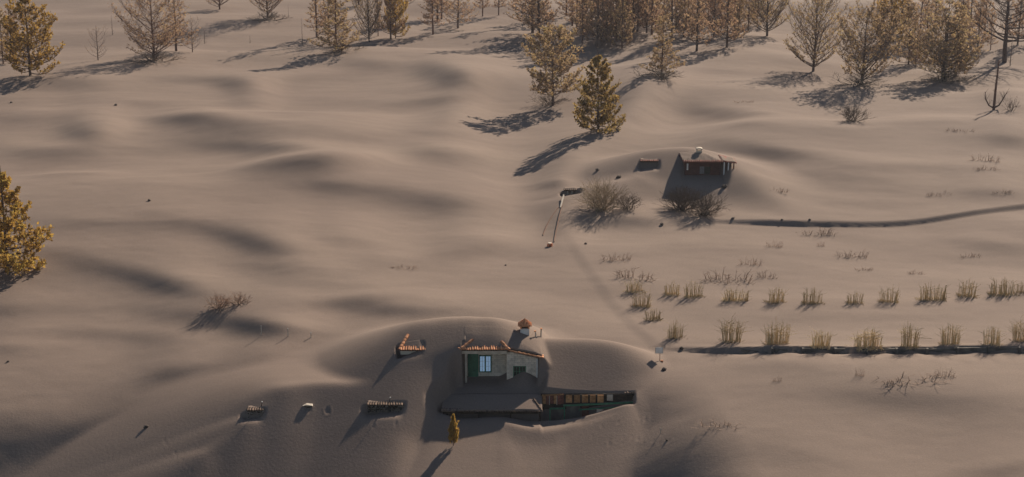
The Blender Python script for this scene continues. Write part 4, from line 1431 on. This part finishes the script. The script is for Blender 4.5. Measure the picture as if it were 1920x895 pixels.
TREES = [
    # left edge
    ('gold0', 14, 508, 312, 'golden cone shaped pine cut by the left edge halfway down', 1.0),
    ('gold1', 57, 142, -10, 'tall golden leafed pine in the top left corner', .95),
    ('slim3', 6, 120, 22, 'sparse pine at the very left edge beside the golden one', 1.0),
    ('slim2', 24, 108, 10, 'thin brown pine just behind and left of the golden corner pine', 1.0),
    # spreading pine and its neighbours
    ('sapling', 184, 113, 50, 'small bare two limbed tree left of the big spreading pine', 1.0),
    ('thin', 211, 66, 30, 'tiny bare sapling behind the small bare tree', 1.0),
    ('spread0', 289, 112, -14, 'big reddish pine with bare spreading limbs at upper left', 1.15),
    ('slim1', 331, 96, -22, 'slim brown pine standing right behind the big spreading pine', 1.3),
    ('sapling', 361, 98, 32, 'small reddish tree at the right edge of the spreading pine', .9),
    ('thin', 384, 82, 56, 'bushy little sapling rightmost of the spreading pine group', 1.6),
    ('spread0', 412, 18, -80, 'low limbed bare pine cut by the top edge right of the spreading pine', .9),
    ('spread0', 502, 34, -95, 'reddish multi trunk pine cut by the top edge at upper left', .75),
    ('thin', 541, 33, 8, 'thin dead stem right of the reddish pine at the top edge', .8),
    ('thin', 469, 81, 67, 'tiny lone sprig on the open ash below the top edge', 2.0),
    # the two groups left of centre
    ('thin', 567, 84, 36, 'thin sapling leftmost of the group with the yellow tinged pine', .8),
    ('slim0', 594, 70, -62, 'slim brown pine left in the group with the yellow tinged pine', 1.0),
    ('slim1', 617, 80, -75, 'tall brown pine in the middle of the group with the yellow tinged pine', .9),
    ('slim3', 630, 97, -30, 'yellow green tinged pine in front of the upper left group', 1.35),
    ('spread1', 692, 79, -45, 'bare fan limbed pine left of the orange tinged pines', .62),
    ('slim0', 709, 68, -20, 'thin brown pine between the fan limbed and the orange tinged pines', .7),
    ('slim2', 733, 74, -55, 'twin stemmed pine left beside the orange tinged one', .8),
    ('gold1', 742, 72, -40, 'orange tinged pine at the right end of its row near the top edge', .55),
    ('spread0', 672, 10, -80, 'dark limbed bare pine cut by the top edge above the fan limbed one', .8),
    ('slim1', 760, 20, -90, 'dark trunk rising behind the orange tinged pine at the top edge', .7),
    ('slim0', 812, 65, -55, 'slim pine nearest the camera in the group right of the orange tinged pine', 1.0),
    ('slim1', 820, 38, -100, 'left of two tall trunks standing close behind the slim pine', .9),
    ('slim0', 828, 36, -100, 'right of two tall trunks standing close behind the slim pine', .9),
    ('slim1', 859, 53, -65, 'pine with a long drooping right limb above the open crest', 1.1),
    ('slim0', 905, 31, -75, 'left of the two slim trunks alone at the top edge left of centre', .8),
    ('slim0', 935, 29, -75, 'right of the two slim trunks alone at the top edge left of centre', .8),
    ('slim1', 998, 62, -115, 'tall dark trunked pine left behind the round crowned pine', 1.0),
    ('slim2', 1011, 70, -70, 'brown twin trunk pine behind the round crowned pine', 1.2),
    ('slim1', 993, 42, -90, 'brown pine with low level limbs behind the tall dark trunk', 1.2),
    # the two pines in the middle and the scorched one to their right
    ('dome', 1037, 198, 62, 'round crowned olive brown pine in the middle with a bare lower trunk', .98),
    ('gold2', 1122, 244, 98, 'dense golden green cone pine standing right of the round crowned one', .92),
    ('slim3', 1240, 140, 34, 'brown gold pine standing in front of the dense stand', 1.35),
    # right hand spreading pines
    ('spread1', 1438, 68, -62, 'bare fan limbed pine closing the right end of the crowded stand', 1.0),
    ('spread1', 1525, 134, -4, 'bare fan limbed pine left of the big yellow flecked one', 1.05),
    ('spread2', 1616, 158, 20, 'big fan limbed pine flecked yellow on its right side', 1.12),
    ('gold1', 1668, 86, -30, 'leafy olive pine behind the yellow flecked one', .85),
    ('slim3', 1704, 121, 8, 'brown gold pine just right of the yellow flecked one', 1.0),
    ('slim2', 1716, 126, 45, 'low pine at the foot of the brown gold one', 1.0),
    ('slim1', 1735, 112, -12, 'slim dark pine left behind the triple trunked pine', .9),
    ('cluster', 1771, 150, -4, 'triple trunked pine on the mound at upper right', 1.15),
    ('slim3', 1793, 144, 14, 'gold tinged slim pine at the right side of the triple trunked one', 1.1),
    ('slim2', 1833, 92, -20, 'dark slim pine standing in the gap right of the triple trunked one', .9),
    ('slim0', 1857, 94, 20, 'thin pine between the dark slim one and the great bare tree', .8),
    ('bare', 1883, 117, -58, 'great bare broad limbed tree at the top right edge', 1.0),
    ('thin', 1894, 124, 55, 'thin dead stem in front of the great bare tree', .9),
]
for k_, a_, b_2, c_, l_, w_ in TREES:
    tree(k_, a_, b_2, c_, l_, wide=w_)
# the crowded stand: trunks one can count but hardly tell apart
STANDS = [(1073, 49, 120), (1081, 63, 150), (1092, 84, 120), (1107, 46, 140), (1120, 88, 150), (1128, 84, 160), (1138, 76, 90), (1146, 45, 150), (1156, 78, 170), (1167, 91, 160),
          (1174, 79, 150), (1187, 62, 150), (1196, 60, 130), (1212, 62, 150), (1222, 66, 140), (1259, 76, 150), (1281, 70, 140), (1290, 73, 90), (1297, 72, 120), (1306, 96, 150),
          (1338, 71, 150), (1363, 89, 150), (1377, 63, 120), (1384, 68, 90), (1403, 57, 130), (1062, 30, 120), (1132, 20, 120), (1170, 25, 120), (1205, 20, 120), (1245, 22, 120),
          (1275, 28, 120), (1320, 30, 120), (1350, 26, 120), (1390, 24, 110),
          (1100, 66, 130), (1114, 28, 110), (1150, 62, 140), (1180, 44, 140), (1204, 48, 130), (1230, 50, 140), (1268, 52, 130), (1310, 60, 140), (1328, 48, 120), (1352, 56, 140), (1420, 48, 120), (1370, 38, 130)]
ROWS = [('front', [t for t in STANDS if t[1] >= 75]), ('second', [t for t in STANDS if 58 < t[1] < 75]), ('third', [t for t in STANDS if 35 < t[1] <= 58]), ('rearmost', [t for t in STANDS if t[1] <= 35])]
i = 0
for rn, row_ in ROWS:
    for q, (a_, b_2, hh) in enumerate(sorted(row_)):
        tree(['slim0', 'slim1', 'slim1', 'slim2', 'slim0', 'slim3'][i % 6], a_, b_2, b_2 - hh, ORD[q] + ' brown pine from the left in the ' + rn + ' rank of the crowded stand',
             'pines crowded in the stand along the top edge', wide=.70 + .3 * rv.random())
        i += 1


# the thinner thicket behind the right hand pines
for q, (k_, a_, b_2, hh) in enumerate([('slim1', 1655, 62, 110), ('slim3', 1688, 66, 120), ('slim0', 1724, 72, 120), ('slim1', 1752, 62, 130), ('slim2', 1803, 78, 110), ('slim1', 1818, 62, 120), ('slim0', 1846, 66, 120), ('slim2', 1908, 84, 120)]):
    tree(k_, a_, b_2, b_2 - hh, ORD[q] + ' from the left of the thin pines behind the right hand group', 'thin pines behind the right hand group', wide=.8 + .3 * rv.random())


# burnt stub with two low limbs
def stub_tree():
    g = ground_at(1863, 206)
    u = 1 / (px_per_m(g.y, g.z) * .965)
    r = thing('burnt_tree', 'burnt pole of a tree with two low upturned limbs at the right edge', 'tree', g)
    W = MB()
    hh = 90 * u
    W.tube([g - Vector((0, 0, .5)), g + Vector((.05, 0, hh * .4)), g + Vector((.2, 0, hh))], [.20, .15, .08], 8)
    for k in range(34):
        t = rv.uniform(.1, .98)
        p = g + Vector((.2 * t, 0, hh * t))
        a = rv.uniform(0, 6.28)
        L = rv.uniform(.25, .8)
        W.tube([p, p + Vector((math.cos(a) * L, math.sin(a) * L, L * .5))], [.03, .012], 3, False)
    W.build('trunk', M_BARK_RED, r)
    for s_ in (-1, 1):
        W = MB()
        path = [g + Vector((s_ * .1, 0, .3)), g + Vector((s_ * 9 * u, 0, 8 * u)), g + Vector((s_ * 16 * u, 0, 20 * u)), g + Vector((s_ * (18 if s_ < 0 else 22) * u, 0, 33 * u))]
        W.tube(path, [.14, .11, .08, .03], 5, False)
        for k in range(12):
            t = rv.uniform(.3, 1) * 3
            i = min(2, int(t))
            p = path[i].lerp(path[i + 1], t - i)
            L = rv.uniform(.5, 1.2)
            W.tube([p, p + Vector((rv.uniform(-.6, .6) * L, rv.uniform(-.6, .6) * L, L * .8))], [.03, .01], 3, False)
        W.build('limb', M_BARK, r)


stub_tree()


# ------------------------------------------------------------------ vines, shrubs, dry grass
def tuft_mesh(seed, n, w, h, mat, lean=.12, branch=0, d=.45, low=0.3, th=1.0):
    r = random.Random(seed)
    W = MB()
    for i in range(n):
        x, y = r.uniform(-w, w), r.gauss(0, d * .5)
        hh = h * r.uniform(.5, 1.1) * (1 - .25 * abs(x / w))
        dx, dy = r.gauss(x / w * lean, lean * .5) * hh, r.gauss(0, lean) * hh
        a, b, c = Vector((x, y, -.15)), Vector((x + dx * .35, y + dy * .4, hh * .5)), Vector((x + dx, y + dy, hh))
        W.tube([a, b, c], [.026 * th, .02 * th, .010 * th], 3, False)
        for k in range(branch):
            p = b.lerp(c, r.random())
            q = p + Vector((r.gauss(0, .22), r.gauss(0, .2), r.uniform(.05, .25))) * h
            W.tube([p, q], [.014 * th, .007 * th], 3, False)
    for i in range(int(n * low * 3)):
        x, y = r.uniform(-w * 1.15, w * 1.15), r.gauss(0, d * .7)
        a = r.uniform(0, 6.28)
        L = r.uniform(.2, .5)
        W.tube([(x, y, -.03), (x + math.cos(a) * L, y + math.sin(a) * L * .7, r.uniform(.04, .22))], [.022 * th, .010 * th], 3, False)
    return W.mesh('stems', mat)


def shrub_mesh(seed, n, R, h, mat, depth=3):
    r = random.Random(seed)
    W = MB()

    def grow(p, d, L, rad, lev):
        q = p + d * L
        m_1 = p + d * L * .5 + Vector((r.gauss(0, .05), r.gauss(0, .05), .03)) * L
        W.tube([p, m_1, q], [rad, rad * .8, rad * .6], 3, False)
        if lev <= 0:
            return
        for _ in range(r.choice((2, 3, 3))):
            dd = (d + Vector((r.gauss(0, .5), r.gauss(0, .5), r.gauss(.08, .35)))).normalized()
            grow(p.lerp(q, r.uniform(.6, 1)), dd, L * r.uniform(.55, .85), rad * .6, lev - 1)
    for i in range(n):
        a = i * 2.4 + r.uniform(-.3, .3)
        e = math.radians(r.uniform(12, 80))
        d = Vector((math.cos(a) * math.cos(e), math.sin(a) * math.cos(e), math.sin(e)))
        sc = (R * math.cos(e) + h * math.sin(e)) * .42
        grow(Vector((r.gauss(0, R * .14), r.gauss(0, R * .14), -.08)), d, sc * r.uniform(.8, 1.1), .035, depth)
    return W.mesh('twigs', mat)


VINES = [tuft_mesh(201 + i, 46 + 6 * i, .6 + .05 * i, 1.5 + .12 * ((i * 3) % 5), M_STEM, .07 + .03 * (i % 4), 1 + i % 2) for i in range(7)]
VINES_B = [tuft_mesh(211 + i, 36 + 6 * i, .65 + .08 * i, 1.2 + .14 * ((i * 2) % 5), M_STEM, .10 + .03 * (i % 3), 1, low=.7) for i in range(5)]
WISPS = [tuft_mesh(221 + i, 26, 1.0, .75, M_STEM_RED, .25, 2, low=.5, th=.6) for i in range(3)]


def plant(name, me, px_, py_, label, cat, group, sx=1.0, sz=1.0, part='stems'):
    g = ground_at(px_, py_)
    o = bpy.data.objects.new(name, None)
    COL.objects.link(o)
    o.location = g
    o.rotation_euler = (0, 0, rv.choice((0, math.pi)) + rv.uniform(-.3, .3))
    o.scale = (sx, sx, sz)
    tag(o, label, cat, group)
    link(part, me, o)['kind'] = 'stuff'
    return o


for i, (a_, b_2, w_, h_) in enumerate([(1266, 634, .95, .95), (1371, 641, .9, .95), (1457, 646, .95, 1.05), (1540, 650, .9, .85), (1627, 653, 1.1, 1.0), (1705, 650, .9, 1.0), (1781, 646, .85, .95), (1859, 646, 1.0, .98), (1912, 640, .7, .9)]):
    plant('vine_tuft', VINES[(i * 3) % 7], a_, b_2, ORD[i] + ' dry vine tuft from the left in the row just above the terrace wall', 'vine', 'lower row of dry vines', w_, h_)
for i, (a_, b_2, w_, h_) in enumerate([(1260, 553, .9, .95), (1300, 557, .9, .9), (1381, 564, 1.0, .75), (1454, 567, .95, 1.0), (1523, 569, .85, 1.0), (1603, 569, .95, .85), (1667, 567, .9, .85), (1749, 563, 1.1, 1.0), (1813, 556, 1.0, 1.1), (1880, 553, 1.2, 1.1), (1915, 549, .6, .8)]):
    plant('vine_tuft', VINES_B[(i * 2) % 5], a_, b_2, ORD[i] + ' dry vine tuft from the left in the upper vine row', 'vine', 'upper row of dry vines', w_, h_)
for i, (a_, b_2, w_, h_) in enumerate([(1190, 547, 1.0, .75), (1203, 575, .9, .85), (1224, 600, .95, .8)]):
    plant('vine_tuft', VINES_B[(i + 1) % 3], a_, b_2, ['top', 'middle', 'bottom'][i] + ' one of three vine tufts stepping down the left end of the rows', 'vine', 'vines at the left end of the rows', w_, h_)
for i, (me, a_, b_2, w_, h_, lab) in enumerate([
        (0, 1155, 488, 1.3, .95, 'wispy dry weed at the upper left of the vine field'), (1, 1187, 522, 1.6, 1.2, 'broad tangled weed above the left end of the upper vine row'),
        (2, 1365, 527, 2.0, 1.35, 'widest tangle of dry weeds above the upper vine row'), (0, 1408, 497, .95, 1.0, 'upright weed right above the widest tangle'), (1, 1436, 521, .8, .9, 'small weed at the right end of the widest tangle'),
        (2, 1452, 463, .75, .95, 'small upright weed alone in the field below the upper bank'), (0, 1597, 482, 1.4, .9, 'loose line of weeds right of the middle of the vine field'), (1, 1535, 440, 1.6, .9, 'wiry dry creeper just below the upper bank'),
        (2, 1539, 462, .35, .7, 'tiny sprig below the wiry creeper'), (0, 1820, 482, .9, .5, 'flat faded weed in the field at far right'), (1, 1716, 514, .7, .5, 'faint little weed above the upper vine row at right'), (2, 1620, 507, .8, .4, 'faint flat weed above the sixth upper vine'),
        (0, 1848, 302, 1.5, 1.1, 'dark weed clump on the slope at the right edge'), (1, 1848, 318, 1.3, .6, 'low weed just below the dark weed clump at right'), (2, 1760, 366, 1.3, .5, 'flat weed patch above the upper bank at right'),
        (0, 1460, 360, 1.0, .6, 'sparse weed on the slope right of the far house'), (1, 1705, 715, 2.2, .55, 'low reddish weed strip on the ash below the terrace wall'), (2, 1770, 706, .7, .8, 'wispy sprig right of the low weed strip below the wall'),
        (0, 1350, 800, 1.3, .5, 'low weed patch on the ash at the lower right of the house'), (1, 1458, 715, .3, .5, 'single sprig below the left part of the terrace wall'), (2, 1612, 705, .3, .9, 'single tall sprig below the middle of the terrace wall'),
        (0, 1800, 246, 1.6, .5, 'faint weed patch below the burnt pole'), (1, 755, 503, 1.2, .35, 'faint flat weed on the open slope above the house'), (2, 1395, 192, 1.3, .4, 'faint weed on the crest right of the brown gold pine'), (1, 1880, 362, 1.2, .4, 'faint weed above the upper bank at the right edge')]):
    plant('dry_weed', WISPS[me], a_, b_2, lab, 'weed', 'dry weeds in the ash', w_, h_)

SHR = [
    (shrub_mesh(301, 75, 2.6, 3.0, M_STEM_PALE, 3), 1128, 394, 'big pale bushy dry shrub beside the sunken shed', 1.0, 1.0),
    (shrub_mesh(302, 30, 1.8, 1.3, M_STEM_DK, 3), 1176, 392, 'low grey shrub right beside the big pale bush', 1.0, 1.0),
    (shrub_mesh(303, 70, 2.4, 2.3, M_STEM_DK, 3), 1279, 394, 'dark dense shrub below the far house', 1.0, 1.0),
    (shrub_mesh(304, 50, 1.9, 2.6, M_STEM_DK, 3), 1322, 404, 'dark upright shrub right of the dense one below the far house', 1.0, 1.0),
    (shrub_mesh(305, 24, 1.3, 1.1, M_STEM_RED, 3), 413, 577, 'reddish low shrub on the open slope at left, its left half', 1.0, 1.0),
    (shrub_mesh(306, 20, 1.1, 1.0, M_STEM_RED, 3), 447, 571, 'reddish low shrub on the open slope at left, its right half', 1.0, 1.0),
    (shrub_mesh(307, 34, 2.4, 1.6, M_STEM_DK, 3), 1597, 228, 'dry shrub at the edge of the shadow below the yellow flecked pine', 1.0, 1.0),
    (shrub_mesh(308, 14, 2.2, 1.4, M_STEM_DK, 2), 1895, 208, 'thin twiggy shrub right of the burnt pole', .8, 1.2),
]
for me, a_, b_2, lab, sx_, sz_ in SHR:
    plant('dry_shrub', me, a_, b_2, lab, 'shrub', 'leafless shrubs', sx_, sz_, 'twigs')
# brush round the feet of the pines
BR = shrub_mesh(310, 26, 2.2, .8, M_STEM_DK, 3)
for i, (a_, b_2, w_, lab) in enumerate([(288, 116, 2.4, 'dark brush under the big spreading pine'), (1612, 160, 2.2, 'dark brush under the yellow flecked pine'), (1772, 152, 2.2, 'dark brush under the triple trunked pine'),
                                        (1240, 148, 2.0, 'dark brush under the brown gold pine'), (1030, 196, 1.6, 'dark brush under the round crowned pine'), (640, 96, 2.0, 'dark brush under the yellow tinged pine'), (503, 38, 2.2, 'dark brush under the reddish multi trunk pine')]):
    plant('brushwood', BR, a_, b_2, lab, 'brush', 'brush at the feet of the pines', w_, 1.1, 'twigs')

# small conifer in front of the porch
SM = pine_meshes(140, 'cone', h=10, R=2.7, start=.02, limbs=46, e0=20, e1=58, twigs=7, tufts=4, fill=.95, tuft=.75, leaf=L_GOLD, subs=2)
KINDS_['small'] = SM
tree('small', 850, 836, 772, 'small golden green conifer in front of the porch eave', 'scorched pines on the ash slope', .5, 'young_conifer')


# ------------------------------------------------------------------ the dusty air over the slope
hz = MB().box(-4600, 4600, -420, 2500, -6.0, 43.0)
m_ = bpy.data.materials.new('haze')
m_.use_nodes = True
nt_ = m_.node_tree
for n in list(nt_.nodes):
    nt_.nodes.remove(n)
vo = nt_.nodes.new('ShaderNodeVolumePrincipled')
vo.inputs['Color'].default_value = (.84, .88, 1.0, 1)
vo.inputs['Density'].default_value = .00010
vo.inputs['Anisotropy'].default_value = .25
ou = nt_.nodes.new('ShaderNodeOutputMaterial')
nt_.links.new(vo.outputs[0], ou.inputs['Volume'])
hz_o = hz.build('haze', m_)
hz_o['kind'] = 'stuff'
hz_o['label'] = 'thin dusty haze lying over the whole slope'
